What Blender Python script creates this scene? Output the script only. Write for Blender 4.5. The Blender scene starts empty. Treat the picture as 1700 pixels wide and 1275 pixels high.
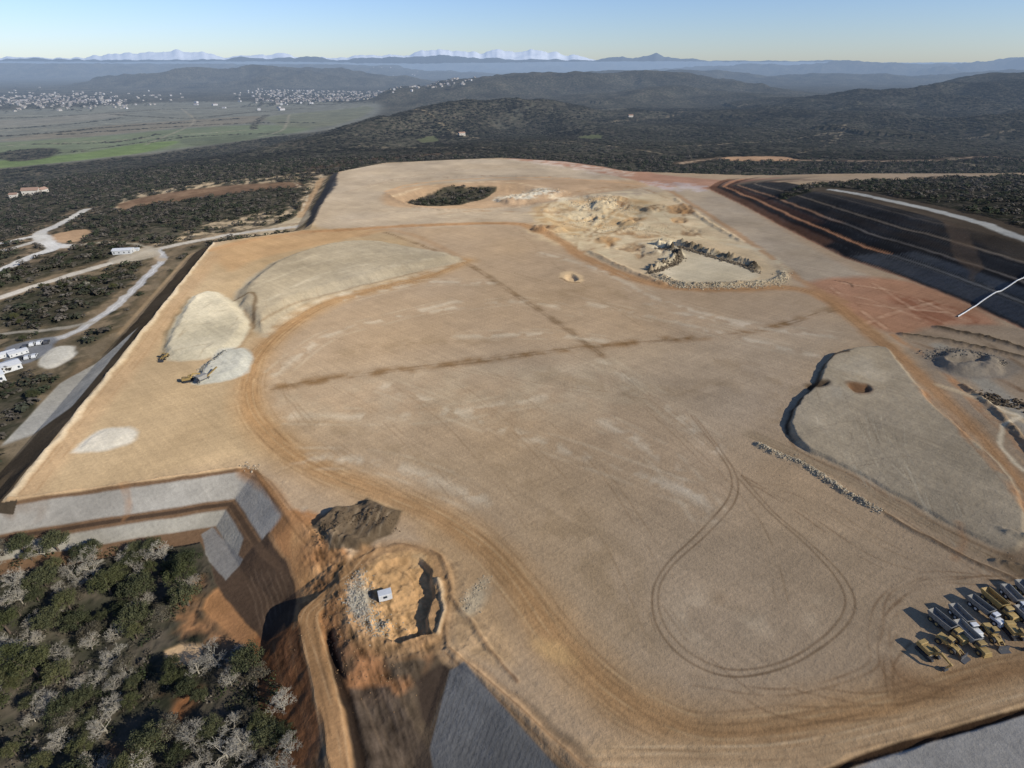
import bpy, bmesh, math, random, time
import numpy as np
from mathutils import Vector, Matrix
T0=time.time()
random.seed(7); rng=np.random.default_rng(7)
scene=bpy.context.scene
scene.view_settings.view_transform='Standard'; scene.view_settings.look='None'; scene.view_settings.exposure=0
COL=scene.collection
# ------------------------------------------------------------------ camera / survey
H=100.0; FPX=944.0; TH=math.atan(529.5/FPX); ct,st=math.cos(TH),math.sin(TH)
cam=bpy.data.cameras.new("camera"); camo=bpy.data.objects.new("camera",cam); COL.objects.link(camo)
cam.sensor_width=36; cam.lens=36*FPX/1700.0; cam.clip_start=1; cam.clip_end=120000
camo.location=(0,0,H); camo.rotation_euler=(math.pi/2-TH,0,0); scene.camera=camo
def P(px,py,z=0.0):
    """ground position (survey of the photograph) at height z"""
    a=(px-850)/FPX; b=(637.5-py)/FPX
    t=(H-z)/(st-b*ct)
    return (a*t,(ct+b*st)*t)
def PY(px,py,Y):
    a=(px-850)/FPX; b=(637.5-py)/FPX
    t=Y/(ct+b*st)
    return (a*t,Y,H-t*(st-b*ct))
K=np.array([1.00,.965,.93])
def C(r,g,b):
    c=np.array([r,g,b])/255.0
    l=np.where(c<=0.04045,c/12.92,((c+0.055)/1.055)**2.4)
    return l/K
# ------------------------------------------------------------------ grid
CA=67.0; U=1.2; NC=1400
ys=[36.0]
while ys[-1]<17000:
    y=ys[-1]; ys.append(y+min((y*y+H*H)/H*0.0013,0.0075*y))
ys=np.array(ys); NR=len(ys); us=np.linspace(-U,U,NC)
Y=np.repeat(ys[:,None],NC,1); X=us[None,:]*(Y+CA)
def vnoise(x,y,seed=0):
    xi=np.floor(x).astype(np.int64); yi=np.floor(y).astype(np.int64)
    fx=(x-xi); fy=(y-yi); fx=fx*fx*(3-2*fx); fy=fy*fy*(3-2*fy)
    def h(a,b):
        n=(a*374761393+b*668265263+seed*974634777)&0xffffffff
        n=((n^(n>>13))*1274126177)&0xffffffff
        return ((n^(n>>16))&0xffff)/65535.0
    a=h(xi,yi);b=h(xi+1,yi);c=h(xi,yi+1);d=h(xi+1,yi+1)
    return (a*(1-fx)+b*fx)*(1-fy)+(c*(1-fx)+d*fx)*fy
def fbm(x,y,o,seed=0):
    s=0;a=.5
    for i in range(o):
        s=s+a*(vnoise(x,y,seed+i*17)-.5); x=x*2.03+5.1;y=y*2.03+1.7;a*=.5
    return s*2
def sstep(x): 
    x=np.clip(x,0,1); return x*x*(3-2*x)
W1=fbm(X/6,Y/6,3,1); W2=fbm(X/6,Y/6,3,2)
wamp=np.clip(.75+Y*0.003,0,6)
XW=X+W1*wamp; YW=Y+W2*wamp
del W2
def sl(x0,x1,y0,y1):
    r0=max(0,np.searchsorted(ys,y0)-1); r1=min(NR,np.searchsorted(ys,y1)+1)
    y0=max(y0,-30);y1=max(y1,-29)
    q=[x/(y+CA) for x in (x0,x1) for y in (y0,y1)]
    c0=max(0,int((min(q)+U)/(2*U)*(NC-1))-1); c1=min(NC,int((max(q)+U)/(2*U)*(NC-1))+2)
    return slice(r0,max(r0,r1)),slice(c0,max(c0,c1))
def smooth(pts,n=6,closed=False):
    if len(pts)<3: return pts
    out=[];L=len(pts)
    rngk=range(L) if closed else range(L-1)
    for i in rngk:
        if closed: p=[pts[(i+k)%L] for k in(-1,0,1,2)]
        else: p=[pts[max(i-1,0)],pts[i],pts[i+1],pts[min(i+2,L-1)]]
        for k in range(n):
            t=k/n
            out.append(tuple(.5*(2*p[1][j]+(p[2][j]-p[0][j])*t+(2*p[0][j]-5*p[1][j]+4*p[2][j]-p[3][j])*t*t+(3*p[1][j]-p[0][j]-3*p[2][j]+p[3][j])*t**3) for j in(0,1)))
    if not closed: out.append(pts[-1])
    return out
def wpts(pts,z): return [P(p[0],p[1],z) for p in pts]
def sd_poly(w,margin,warp=True):
    xs=[p[0] for p in w]; yy=[p[1] for p in w]
    S=sl(min(xs)-margin,max(xs)+margin,min(yy)-margin,max(yy)+margin)
    GX=(XW if warp else X)[S]; GY=(YW if warp else Y)[S]
    d=np.full(GX.shape,1e18); ins=np.zeros(GX.shape,bool)
    n=len(w)
    for i in range(n):
        ax,ay=w[i]; bx,by=w[(i+1)%n]; ex,ey=bx-ax,by-ay
        l2=ex*ex+ey*ey+1e-9
        t=np.clip(((GX-ax)*ex+(GY-ay)*ey)/l2,0,1)
        dd=(GX-ax-t*ex)**2+(GY-ay-t*ey)**2
        np.minimum(d,dd,out=d)
        if ay!=by:
            cr=((ay>GY)!=(by>GY))&(GX<ex*(GY-ay)/(by-ay)+ax)
            ins^=cr
    d=np.sqrt(d); return S,np.where(ins,-d,d)
def sd_line(w,margin,warp=True):
    xs=[p[0] for p in w]; yy=[p[1] for p in w]
    S=sl(min(xs)-margin,max(xs)+margin,min(yy)-margin,max(yy)+margin)
    D=np.full(Y[S].shape,1e9); r0=S[0].start;c0=S[1].start
    for i in range(len(w)-1):
        ax,ay=w[i]; bx,by=w[i+1]; ex,ey=bx-ax,by-ay; l2=ex*ex+ey*ey+1e-9
        s=sl(min(ax,bx)-margin,max(ax,bx)+margin,min(ay,by)-margin,max(ay,by)+margin)
        GX=(XW if warp else X)[s]; GY=(YW if warp else Y)[s]
        if GX.size==0: continue
        t=np.clip(((GX-ax)*ex+(GY-ay)*ey)/l2,0,1)
        dd=np.sqrt((GX-ax-t*ex)**2+(GY-ay-t*ey)**2)
        v=(slice(s[0].start-r0,s[0].stop-r0),slice(s[1].start-c0,s[1].stop-c0))
        if D[v].shape==dd.shape: D[v]=np.minimum(D[v],dd)
    return S,D
Z=np.zeros_like(Y); CV=np.zeros(Y.shape+(3,)); VEG=np.zeros_like(Y); REG=np.zeros(Y.shape,np.int16)
GN=fbm(X/22,Y/22,4,9)   # blotch noise
# ------------------------------------------------------------------ platform outline
PLAT=[(5,833),(405,776),(428,780),(490,862),(572,922),(560,985),(590,1058),(690,1085),(745,1078),(850,1170),(970,1275),(1060,1345),
      (1300,1480),(3200,1480),(2600,290),(1700,290),(1290,292),(1040,284),(930,268),(830,262),(640,270),(562,285),(515,380),(355,402)]
PW=wpts(PLAT,0)
S,D0=sd_poly(PW,40000,warp=False)
DP=np.full(Y.shape,1e4); DP[S]=D0
del D0
out=np.maximum(DP,0)
def bench(d):
    return np.interp(d,[0,1,8.5,10.5,15,40,200],[0,0,4.5,4.6,7.2,10.5,12])
drop_bl=bench(out)
drop_std=np.minimum(8.2+sstep((out-20)/150)*3,out*0.5)
fary=sstep((Y-560)/200)
drop_far=np.minimum(out*0.12,5)
drop=drop_std*(1-fary)+drop_far*fary
wbl=np.clip((135-Y)/6,0,1)*np.clip((-52-X)/4,0,1)
drop=drop*(1-wbl)+drop_bl*wbl
Z=-drop
# far valley / hills
lvl=-40+26*sstep((X/(Y+300)+0.22)/0.35)
ff=sstep((out-60)/520)
Z=Z*(1-ff)+lvl*ff
hn=fbm(X/420,Y/420,5,21)
def ridge(pts,sig,amp=.18):
    global Z
    w=[PY(*p) for p in pts]
    r0=max(0,np.searchsorted(ys,min(p[1] for p in w)-3*sig)); 
    r1=np.searchsorted(ys,max(p[1] for p in w)+3*sig)
    XX=X[r0:r1];YY=Y[r0:r1]; acc=Z[r0:r1].copy(); base=Z[r0:r1]
    n=hn[r0:r1]
    XX=XX+n*sig*1.1; YY=YY+np.roll(n,60,1)*sig*1.1
    for i in range(len(w)-1):
        ax,ay,az=w[i];bx,by,bz=w[i+1];ex,ey=bx-ax,by-ay;l2=ex*ex+ey*ey
        t=np.clip(((XX-ax)*ex+(YY-ay)*ey)/l2,0,1)
        d2=((XX-ax-t*ex)**2+(YY-ay-t*ey)**2)/sig**2
        hz=az+(bz-az)*t
        k=np.exp(-d2)*ff[r0:r1]
        acc=np.maximum(acc,base+(hz-base)*k*(1+amp*n*(1-k)*2))
    Z[r0:r1]=acc
ridge([(560,226,1030),(640,202,1200),(720,184,1350),(800,168,1500),(900,164,1560),(1000,180,1600)],125)
ridge([(690,165,2500),(760,146,2700),(830,130,2900),(900,121,3000),(1000,118,3000),(1150,121,3000),(1250,150,2800)],330)
ridge([(1040,150,2300),(1130,142,2400),(1230,156,2300)],200)
ridge([(1130,232,1150),(1250,205,1350),(1330,185,1500),(1400,168,1650),(1500,152,1750),(1600,138,1900),(1700,124,2000),(1950,114,2100)],240)
ridge([(1300,208,1250),(1420,192,1350),(1500,182,1500)],110)
ridge([(1480,218,1100),(1600,200,1150),(1760,182,1200),(2000,170,1250)],120)
ridge([(180,142,4600),(260,122,4900),(330,114,5000),(400,109,5000),(500,113,5000),(580,126,4900),(650,142,4700)],480)
ridge([(960,128,5000),(1060,118,5200),(1180,116,5400),(1300,128,5200),(1400,122,5200),(1500,128,5200),(1620,120,5200),(1750,116,5200)],480)
ridge([(-150,104,9000),(0,105,9000),(150,106,9000),(300,106,9500),(620,108,9000),(700,118,8500)],900)
ridge([(1180,112,9000),(1280,106,9000),(1350,110,9000),(1400,105,8500),(1430,101,8500),(1490,108,9000),(1600,106,9000),(1660,101,8500),(1710,96,8500),(1850,98,8500)],800)
ridge([(-200,101,15000),(200,103,15000),(400,102,15000),(700,106,15000),(900,103,15000),(1100,102,15000),(1500,104,15000),(1950,103,15000)],1200)
rid=1-np.abs(fbm(X/190,Y/190,4,33))*2.2
Z+=(fbm(X/160,Y/160,4,35)*9+(rid-.4)*10*(Z>lvl+6))*sstep((out-150)/400)*np.where((X<-100)&(Y>900)&(Z<-25),.3,1)
del rid
# right-hand cut slope
CUTL=[(1172,312),(1240,345),(1300,378),(1400,428),(1500,462),(1600,502),(1700,548),(1900,640)]
cw=wpts(CUTL,0)
cpoly=cw+[(420,140),(1200,140),(1200,760),(330,700),(205,590)]
S,dc=sd_poly(cpoly,5,warp=False)
din=np.maximum(-dc,0)
rise=np.interp(din+1.5*fbm(X[S]/40,Y[S]/40,2,44),[0,2,12,15.5,24,27.5,37,40.5,52,60,400],[0,0.4,5.2,5.4,9.8,10.1,14.6,14.8,19.5,20,24])*np.clip(din/2,0,1)
lim=np.interp(Y[S],[200,330,480,560,620,700],[1,1,.62,.3,.1,0])
DCUT=np.zeros_like(Z); DCUT[S]=din
Z[S]+=rise*lim
# ------------------------------------------------------------------ edit ops
def raise_poly(pts,h,w,z=0,rough=0.0,sm=True,warp=True):
    p=smooth(pts,4,True) if sm else pts
    S,d=sd_poly(wpts(p,z),w,warp)
    m=sstep(-d/w)
    Z[S]+=h*m+(rough*m*fbm(X[S]/3,Y[S]/3,3,5) if rough else 0)
def raise_line(pts,h,w,z=0,rough=0):
    S,d=sd_line(wpts(smooth(pts),z),w*1.5)
    m=np.clip(1-d/w,0,1); m=m*m*(3-2*m)
    Z[S]+=h*m*(1+ (rough*fbm(X[S]/1.8,Y[S]/1.8,2,6) if rough else 0))
def ridge_to(pts,zt,hw,slope,z=0):
    S,d=sd_line(wpts(smooth(pts),z),hw+abs(zt)/slope+14)
    Z[S]=np.maximum(Z[S],zt-slope*np.maximum(d-hw,0))
def blend(S,m,col,veg=0.0,reg=None,var=0.0):
    m3=m[...,None]
    c=col[None,None,:]*(1+var*GN[S][...,None]) if var else col
    CV[S]=CV[S]*(1-m3)+c*m3
    VEG[S]=VEG[S]*(1-m)+veg*m
    if reg is not None:
        r=REG[S]; r[m>.5]=reg; REG[S]=r
def poly(pts,col,z=0,f=2.0,a=1.0,sm=True,veg=0.0,reg=None,var=.25,patchy=0,warp=True):
    p=smooth(pts,4,True) if sm else pts
    S,d=sd_poly(wpts(p,z),f+1,warp)
    if d.size==0: return
    m=np.clip(.5-d/f,0,1)*a
    if patchy: m=m*np.clip(.5+patchy*fbm(X[S]/7,Y[S]/7,4,12),0,1)
    blend(S,m,C(*col),veg,reg,var)
def line(pts,w,col,z=0,f=1.0,a=1.0,veg=0.0,reg=None,var=.2,patchy=0,warp=True,n=6):
    S,d=sd_line(wpts(smooth(pts,n),z),w/2+f,warp)
    if d.size==0: return
    m=np.clip((w/2+f/2-d)/f,0,1)*a
    if patchy: m=m*np.clip(.5+patchy*fbm(X[S]/5,Y[S]/5,3,13),0,1)
    blend(S,m,C(*col),veg,reg,var)
def offset(pts,o,z):
    w=wpts(smooth(pts),z); r=[]
    for i in range(len(w)):
        a=w[max(i-1,0)];b=w[min(i+1,len(w)-1)]
        dx,dy=b[0]-a[0],b[1]-a[1];l=math.hypot(dx,dy)+1e-9
        oo=o+.35*math.sin(i*.23+o*5)
        r.append((w[i][0]-dy/l*oo,w[i][1]+dx/l*oo))
    return r
def tracks(pts,offs,w,col,z=0,a=.5,f=.35,patchy=0):
    for o in offs:
        S,d=sd_line(offset(pts,o,z),w/2+f,False)
        if d.size==0: continue
        m=np.clip((w/2+f/2-d)/f,0,1)*a
        if patchy: m=m*np.clip(.6+patchy*fbm(X[S]/6,Y[S]/6,2,int(o*10)%50),0,1)
        blend(S,m,C(*col),0.0,None,0)
# ------------------------------------------------------------------ base colours
inside=DP<0
CV[:]=C(92,80,60)
VEG[:]=sstep((out-10)/14)
fv=VEG[...,None]
CV[:]=CV*(1-fv)+C(66,57,44)*fv
CV[inside]=C(166,140,108); 
REG[inside]=1
hm=(Z>lvl+9)&(out>300)
REG[hm]=8
# valley fields
FI=[(-400,190),(0,182),(240,170),(430,168),(640,180),(560,214),(430,232),(200,262),(0,282),(-500,310)]
poly(FI,(100,97,84),-40,60,1,veg=.0,reg=7,var=.3)
poly([(-300,245),(0,236),(160,226),(300,214),(420,208),(520,212),(430,230),(200,256),(0,274),(-400,300)],(94,98,72),-40,30,.9,reg=7,var=.15)
poly([(0,232),(150,212),(300,200),(420,192),(430,203),(280,214),(120,228)],(106,97,80),-40,20,.9,reg=7)
poly([(440,195),(520,186),(620,182),(560,206),(480,212)],(98,96,74),-40,20,.8,reg=7)
poly([(-100,205),(60,196),(200,186),(180,196),(0,212)],(110,104,90),-40,20,.8,reg=7)
poly([(0,268),(120,256),(230,238),(300,236),(200,258),(0,280)],(92,104,58),-40,12,.8,reg=7)
poly([(300,232),(400,224),(470,218),(430,230),(330,242)],(84,86,66),-40,12,.8,reg=7)
for q in ([(-200,250),(0,243),(200,232),(430,214)],[(-100,222),(100,212),(300,196)],[(480,190),(470,215),(430,228)],[(300,180),(320,205),(240,240)]):
    line(q,6,(128,118,98),-40,5,.7)
for pp,w in (([(-100,232),(60,222),(200,210),(330,202),(400,196)],26),([(-100,200),(100,192),(260,183),(420,176)],30),([(190,190),(300,196),(420,186),(500,180)],25),([(420,214),(430,200),(445,190)],18),([(0,184),(240,171),(430,168)],60),([(250,236),(330,226),(420,222),(470,224)],12),([(120,250),(200,240),(300,226)],10),([(0,214),(120,206),(200,196)],22),([(-60,262),(60,256),(140,250)],12),([(100,222),(240,214),(380,206),(520,204)],20),([(440,172),(540,176),(640,178)],40),([(60,240),(180,236),(260,224)],14)):
    line(pp,w,(58,54,42),-40,w*.5,1,veg=1,var=.3,patchy=2)
poly([(0,255),(90,246),(80,262),(20,268)],(48,46,34),-40,15,1,veg=1)
poly([(960,223),(1000,220),(1003,229),(962,230)],(92,96,62),-12,5,.8,reg=7,sm=False)
poly([(690,229),(722,224),(730,231),(700,235)],(96,98,66),-16,6,.8,sm=False)
poly([(812,208),(880,198),(925,195),(890,203),(830,212)],(96,94,78),-14,14,.7,sm=False,patchy=2)
poly([(960,184),(1010,180),(1060,178),(1070,184),(1000,188)],(130,126,110),-8,20,.5)
line([(1130,268),(1210,258),(1320,262),(1450,264),(1560,262),(1640,256),(1700,262)],24,(80,66,52),-3,8,.9)
line([(1130,268),(1210,258),(1320,262),(1450,264),(1560,262),(1640,256),(1700,262)],9,(172,144,112),-3,4,.95,patchy=2,reg=2)
poly([(1210,255),(1300,254),(1320,262),(1215,262)],(190,148,108),-2,6,.9)
for pp in ([(690,205),(800,225),(960,240),(1100,262)],[(600,240),(760,250),(900,255)],[(1100,250),(1300,235),(1500,240)],[(760,215),(860,232),(1000,250)],[(1240,240),(1420,225),(1600,232),(1700,228)],[(1000,205),(1150,190),(1250,180)],[(1320,262),(1380,240),(1400,215)],[(1560,262),(1600,280),(1700,300)]):
    line(pp,14,(134,118,92),-12,6,.9,patchy=2.5)
poly([(600,250),(700,240),(860,246),(1050,262),(1000,268),(830,262),(640,268)],(78,62,50),-3,20,.6,veg=.7)
poly([(520,280),(640,262),(780,250),(640,255),(520,270)],(110,78,58),-3,20,.6,veg=.3)
# ------------------------------------------------------------------ platform tonal areas
poly([(20,822),(400,770),(520,760),(430,690),(408,640),(440,560),(560,500),(700,450),(640,385),(360,408)],(171,144,106),0,12,.95)
poly([(560,290),(640,272),(830,264),(1000,285),(1110,312),(1000,345),(850,372),(620,378),(520,372)],(170,149,120),0,6,1)
poly([(450,640),(700,605),(1000,575),(1300,545),(1440,560),(1310,690),(1180,740),(1100,700),(800,640)],(165,143,114),0,30,.8)
poly([(450,655),(700,625),(1000,600),(1080,680),(800,700),(560,700)],(172,152,122),0,20,.5,patchy=2)
poly([(470,720),(800,720),(1100,800),(1000,1050),(900,980),(750,850)],(159,134,101),0,30,.6)
poly([(1080,860),(1420,860),(1600,950),(1480,1130),(1200,1150),(1020,1100)],(156,134,105),0,25,.6)
poly([(880,372),(1110,318),(1200,370),(1300,440),(1290,475),(1130,475),(960,415)],(188,163,125),0,8,1)
for q,c,a in (([(640,320),(700,308),(860,298),(1060,300),(1075,310),(960,325),(850,345),(700,345),(640,340)],(174,142,106),.9),
            ([(840,262),(1000,270),(1100,290),(1220,300),(1300,300),(1180,314),(1110,314),(1040,296),(930,275)],(166,124,96),.95),
            ([(885,345),(980,330),(1080,335),(1060,370),(1000,390),(920,385)],(182,148,102),.8),
            ([(1110,318),(1180,318),(1330,400),(1400,440),(1460,470),(1420,490),(1330,470),(1220,390)],(166,146,118),.95),
            ([(1340,470),(1480,462),(1600,500),(1660,540),(1600,552),(1500,556),(1420,530)],(164,120,88),.95),
            ([(360,410),(500,388),(640,382),(560,400),(430,430),(380,450)],(175,139,97),.8)):
    poly(q,c,0,6,a)
poly([(840,264),(1000,272),(1060,290),(1000,292),(930,278)],(190,168,143),0,4,.8,patchy=2)
poly([(1060,300),(1160,306),(1180,316),(1120,318)],(184,166,152),0,4,.7,patchy=2)
poly([(1480,490),(1560,500),(1650,545),(1600,550),(1520,530)],(134,84,58),0,6,.7,patchy=3)
for q in ([(1360,480),(1450,500),(1560,540),(1640,556)],[(1400,470),(1500,488),(1600,530)],[(1420,545),(1480,520),(1560,500)],[(1380,478),(1470,545)],[(1450,470),(1530,520),(1600,548)],[(1400,500),(1500,512),(1590,520)]):
    line(q,1.8,(198,158,120),0,1.2,.6,patchy=1.5)
    tracks(q,(-2,2),.6,(120,80,54),0,.5,.6,2)
poly([(860,385),(1000,378),(1110,400),(1060,430),(980,420)],(192,166,126),0,8,.7,patchy=2)
# broad disturbed quarry zone: many overlapping cuts, banks and spreads
poly([(880,350),(960,328),(1060,318),(1130,350),(1200,385),(1290,440),(1240,405),(1120,400),(1060,430),(990,425),(930,398)],(200,178,138),0,6,.8,patchy=2)
rq=random.Random(21)
for k in range(34):
    cx=rq.uniform(900,1150);cy=rq.uniform(328,430)
    if cy>cx*.28+130: continue
    w_=rq.uniform(12,34);h_=rq.uniform(4,10)
    pl=[(cx+w_*math.cos(a)*rq.uniform(.6,1.2),cy+h_*math.sin(a)*rq.uniform(.6,1.2)) for a in [i*math.pi/4 for i in range(8)]]
    poly(pl,rq.choice([(216,198,160),(200,178,138),(150,112,72),(176,136,90),(132,100,68)]),0,3,.75,patchy=rq.choice((0,2,3)))
    raise_poly(pl,rq.uniform(-1.4,1.8),rq.uniform(3,7),rough=1.2)
for q in ([(965,325),(985,360),(960,395),(955,415)],[(1040,330),(1000,365),(975,400)],[(900,350),(960,345),(1060,350),(1110,380)],[(1000,390),(1060,380),(1120,395)],[(1080,340),(1140,380),(1180,400)],[(880,372),(940,366),(1010,392)],[(720,356),(800,350),(900,352),(960,344)],[(1110,330),(1050,310),(960,318),(900,345)],[(960,420),(1020,405),(1090,398)]):
    line(q,2.4,(146,110,72),0,2,.7,patchy=1.5); line([(a+4,b+4) for a,b in q],1.6,(208,186,146),0,1.2,.6,patchy=2)
raise_poly([(650,325),(720,312),(830,306),(900,314),(850,332),(760,342),(680,340)],-5,14)
line([(650,326),(720,308),(830,302),(905,312)],4,(206,180,140),0,3,.8,patchy=1)
poly([(674,334),(742,317),(824,315),(806,328),(760,339),(700,342)],(84,78,58),-4,2,.95,sm=False,veg=.75)
poly([(820,322),(880,316),(940,320),(900,335),(840,340)],(204,190,160),-2,4,.9,patchy=3)
raise_poly([(820,322),(880,314),(950,320),(900,335),(840,342)],2.4,9,rough=1.6)
raise_poly([(900,345),(985,328),(1080,340),(1060,372),(1000,388),(930,384)],-2.0,12,rough=.6)
raise_poly([(965,326),(1010,322),(1050,332),(1000,345)],1.8,9,rough=1)
for q in ([(900,350),(930,340),(985,332),(1050,338),(1085,352)],[(890,382),(940,392),(1000,392),(1050,380)],[(1120,330),(1180,372),(1230,400)],[(980,418),(1050,452),(1100,470)],[(620,300),(720,296),(840,292),(960,296)],[(640,322),(700,346),(800,348),(900,338)]):
    raise_line(q,1.0,3.5,rough=.8); line(q,1.6,(120,88,58),0,1.5,.5,patchy=2)
line([(640,318),(690,305),(800,296),(930,296),(1060,306)],4,(184,144,102),0,3,.8)
for q in ([(570,320),(700,290),(860,276),(1000,292)],[(600,350),(720,352),(850,356),(950,345)],[(580,365),(700,362),(820,364)]):
    line(q,3,(148,122,92),0,3,.4,patchy=2); tracks(q,(-3,3),.8,(194,172,140),0,.5,.8,2)
# ------------------------------------------------------------------ roads on platform
OR=(162,124,82); DK=(112,85,56)
HR=[(775,432),(700,462),(620,480),(530,510),(462,555),(425,600),(412,650),(428,697),(480,750),(560,792),(660,828),(740,865),(810,915),(870,985),(930,1065),(1000,1135),(1080,1190),(1180,1225),(1350,1208),(1550,1165),(1720,1118),(1900,1080)]
line(HR,11,(169,134,92),0,7,.85,reg=2)
line(HR,5.5,OR,0,4,.75,reg=2)
tracks(HR,(-4.4,-3.1,-2.4,-1.2,.3,.9,1.9,2.6,4.2),.4,DK,0,.42,.5,2.5)
tracks(HR,(-3.6,-.5,1.5,3.4),.4,(192,162,118),0,.4,.5,2.5)
tracks([(a+14,b-5) for a,b in HR[5:14]],(-3,0,2.4),.45,(122,94,62),0,.4,.5,2.5)
HR2=[(505,385),(560,382),(700,374),(850,371),(890,382),(935,402),(965,425),(1050,462),(1130,478),(1230,480),(1310,478),(1370,495),(1440,548),(1500,598),(1580,670),(1640,730),(1700,800),(1780,880)]
line(HR2,8,(168,126,84),0,4,.85,reg=2)
tracks(HR2,(-2.6,-1,.8,2.5),.6,DK,0,.5,.6,1.5)
line([(1115,318),(1190,365),(1270,420),(1340,472),(1400,500)],5,(164,124,84),0,3,.7,reg=2)
line([(350,415),(420,398),(505,386)],8,(173,135,94),0,4,.9,reg=2)
EDR=[(355,425),(290,510),(230,590),(130,710),(45,818)]
line(EDR,8,(171,139,101),0,4,.7,reg=2)
tracks(EDR,(-2,0,2),.5,(146,112,76),0,.4,.6,2)
DG=[(640,386),(720,415),(780,440),(850,485),(920,532),(1000,590)]
line(DG,3.8,(122,96,66),0,2.5,.85,patchy=1)
tracks(DG,(-1.0,1.0),.6,(94,72,48),0,.6,.5,1)
XL=[(450,645),(540,630),(680,612),(800,598),(960,578),(1100,565),(1250,550),(1390,512)]
line(XL,5.5,(128,98,64),0,4,.9,patchy=1.5)
tracks(XL,(-1,.8),.9,(102,76,48),0,.55,.8,1.5)
line([(600,392),(640,382),(700,395),(770,432)],5,(154,121,86),0,3,.5)
for q in ([(560,500),(700,470),(820,470)],[(460,620),(540,560),(640,530),(760,500)],[(900,420),(1000,450),(1100,500),(1250,540)],[(1000,600),(1100,670),(1190,745)],[(960,500),(1100,530),(1350,590)],[(640,640),(800,700),(980,760),(1150,820)],[(480,690),(700,690),(900,660)],
          [(1060,500),(1200,535),(1400,560)],[(700,520),(860,500),(960,520)],[(1000,700),(1100,760),(1180,860)],[(760,560),(900,555),(1000,566)],[(480,760),(640,770),(800,830)]):
    line(q,4,(196,178,148),0,3.5,.5,patchy=3.5); tracks(q,(-5,5),1.0,(190,170,138),0,.4,1.5,2.5)
for q in ([(560,590),(680,570),(800,566)],[(520,700),(640,740),(760,800)],[(900,620),(1060,650),(1200,640)],[(900,860),(1000,960),(1060,1060)],[(820,760),(960,860),(1040,960)],[(1200,600),(1300,640),(1290,700)],[(900,500),(1000,480),(1100,530)]):
    line(q,9,(138,114,82),0,8,.35,patchy=3)
for q in ([(1000,590),(1080,660),(1190,745)],[(1190,745),(1240,800),(1330,820),(1460,900),(1600,960)],[(850,372),(960,470),(1100,560)],[(740,420),(1000,500),(1250,600),(1330,620)],[(470,650),(560,740),(700,830)],[(860,960),(900,1060),(990,1160),(1100,1215)],[(790,860),(880,950),(960,1080),(1060,1170)],[(520,620),(640,700),(760,830)],[(600,600),(760,720),(900,900)],[(700,590),(860,720),(1000,880),(1080,1050)],
          [(820,620),(980,760),(1080,900),(1110,960)],[(560,560),(700,600),(900,640),(1080,660)],[(950,590),(1100,700),(1250,860),(1300,1000)],[(460,600),(500,700),(620,790)]):
    tracks(q,(-1,1),.4,(124,98,68),0,.4,.35,2)
TD=[(1190,742),(1220,790),(1214,832),(1165,885),(1112,935),(1090,982),(1100,1040),(1145,1092),(1215,1120),(1300,1104),(1375,1055),(1410,1005),(1393,955),(1340,900),(1282,852),(1225,790)]
tracks(TD,(-.75,.75),.5,(96,73,48),0,.85,.3,.3)
tracks([(1150,690),(1190,742)],(-.75,.75),.42,(118,88,58),0,.5,.3)
for q in ([(1480,1160),(1475,1100),(1500,1060)],[(1500,1000),(1470,1040),(1480,1120),(1560,1150),(1700,1130)],[(1700,960),(1560,965),(1490,990),(1475,1040)],[(1650,960),(1540,955),(1470,1000),(1450,1060),(1440,1110),(1300,1150),(1150,1130)],
          [(1700,1105),(1600,1120),(1520,1150),(1440,1160),(1320,1140)],[(1460,830),(1560,900),(1650,960),(1750,1010)],[(1230,790),(1330,850),(1450,930),(1560,960),(1700,970)],[(1100,1000),(1180,1100),(1300,1180),(1500,1180)],[(1480,1000),(1530,965),(1620,950)]):
    tracks(q,(-.9,.9),.45,(108,81,54),0,.5,.4,1.5)
poly([(1480,1100),(1560,1130),(1700,1090),(1780,1110),(1600,1150),(1480,1150)],(134,102,70),0,5,.6)
poly([(1130,990),(1300,980),(1380,1010),(1300,1050),(1150,1060)],(188,165,131),0,6,.45,patchy=3)
poly([(1180,980),(1260,985),(1250,1020),(1180,1015)],(116,91,64),0,4,.5,patchy=3)
# bottom right band
BR=[(970,1262),(1100,1262),(1300,1262),(1480,1225),(1700,1160),(1800,1135)]
line(BR,6,(181,149,109),0,3,.85,reg=2)
tracks(BR,(-2.4,-1,1,2.2),.4,(206,178,136),0,.5,.4,1); tracks(BR,(-1.7,0,1.6),.35,(124,93,62),0,.4,.4,1)
poly([(1380,1290),(1500,1240),(1720,1178),(1900,1130),(1900,1400),(1350,1400)],(160,152,138),0,1.0,1,sm=False,reg=6,var=.25,warp=False)
line([(1340,1300),(1440,1256),(1560,1220),(1720,1174),(1900,1122)],1.3,(64,48,34),0,.4,1,warp=False)
raise_line([(1340,1300),(1440,1256),(1560,1220),(1720,1174),(1900,1122)],-.6,1.0)
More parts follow.
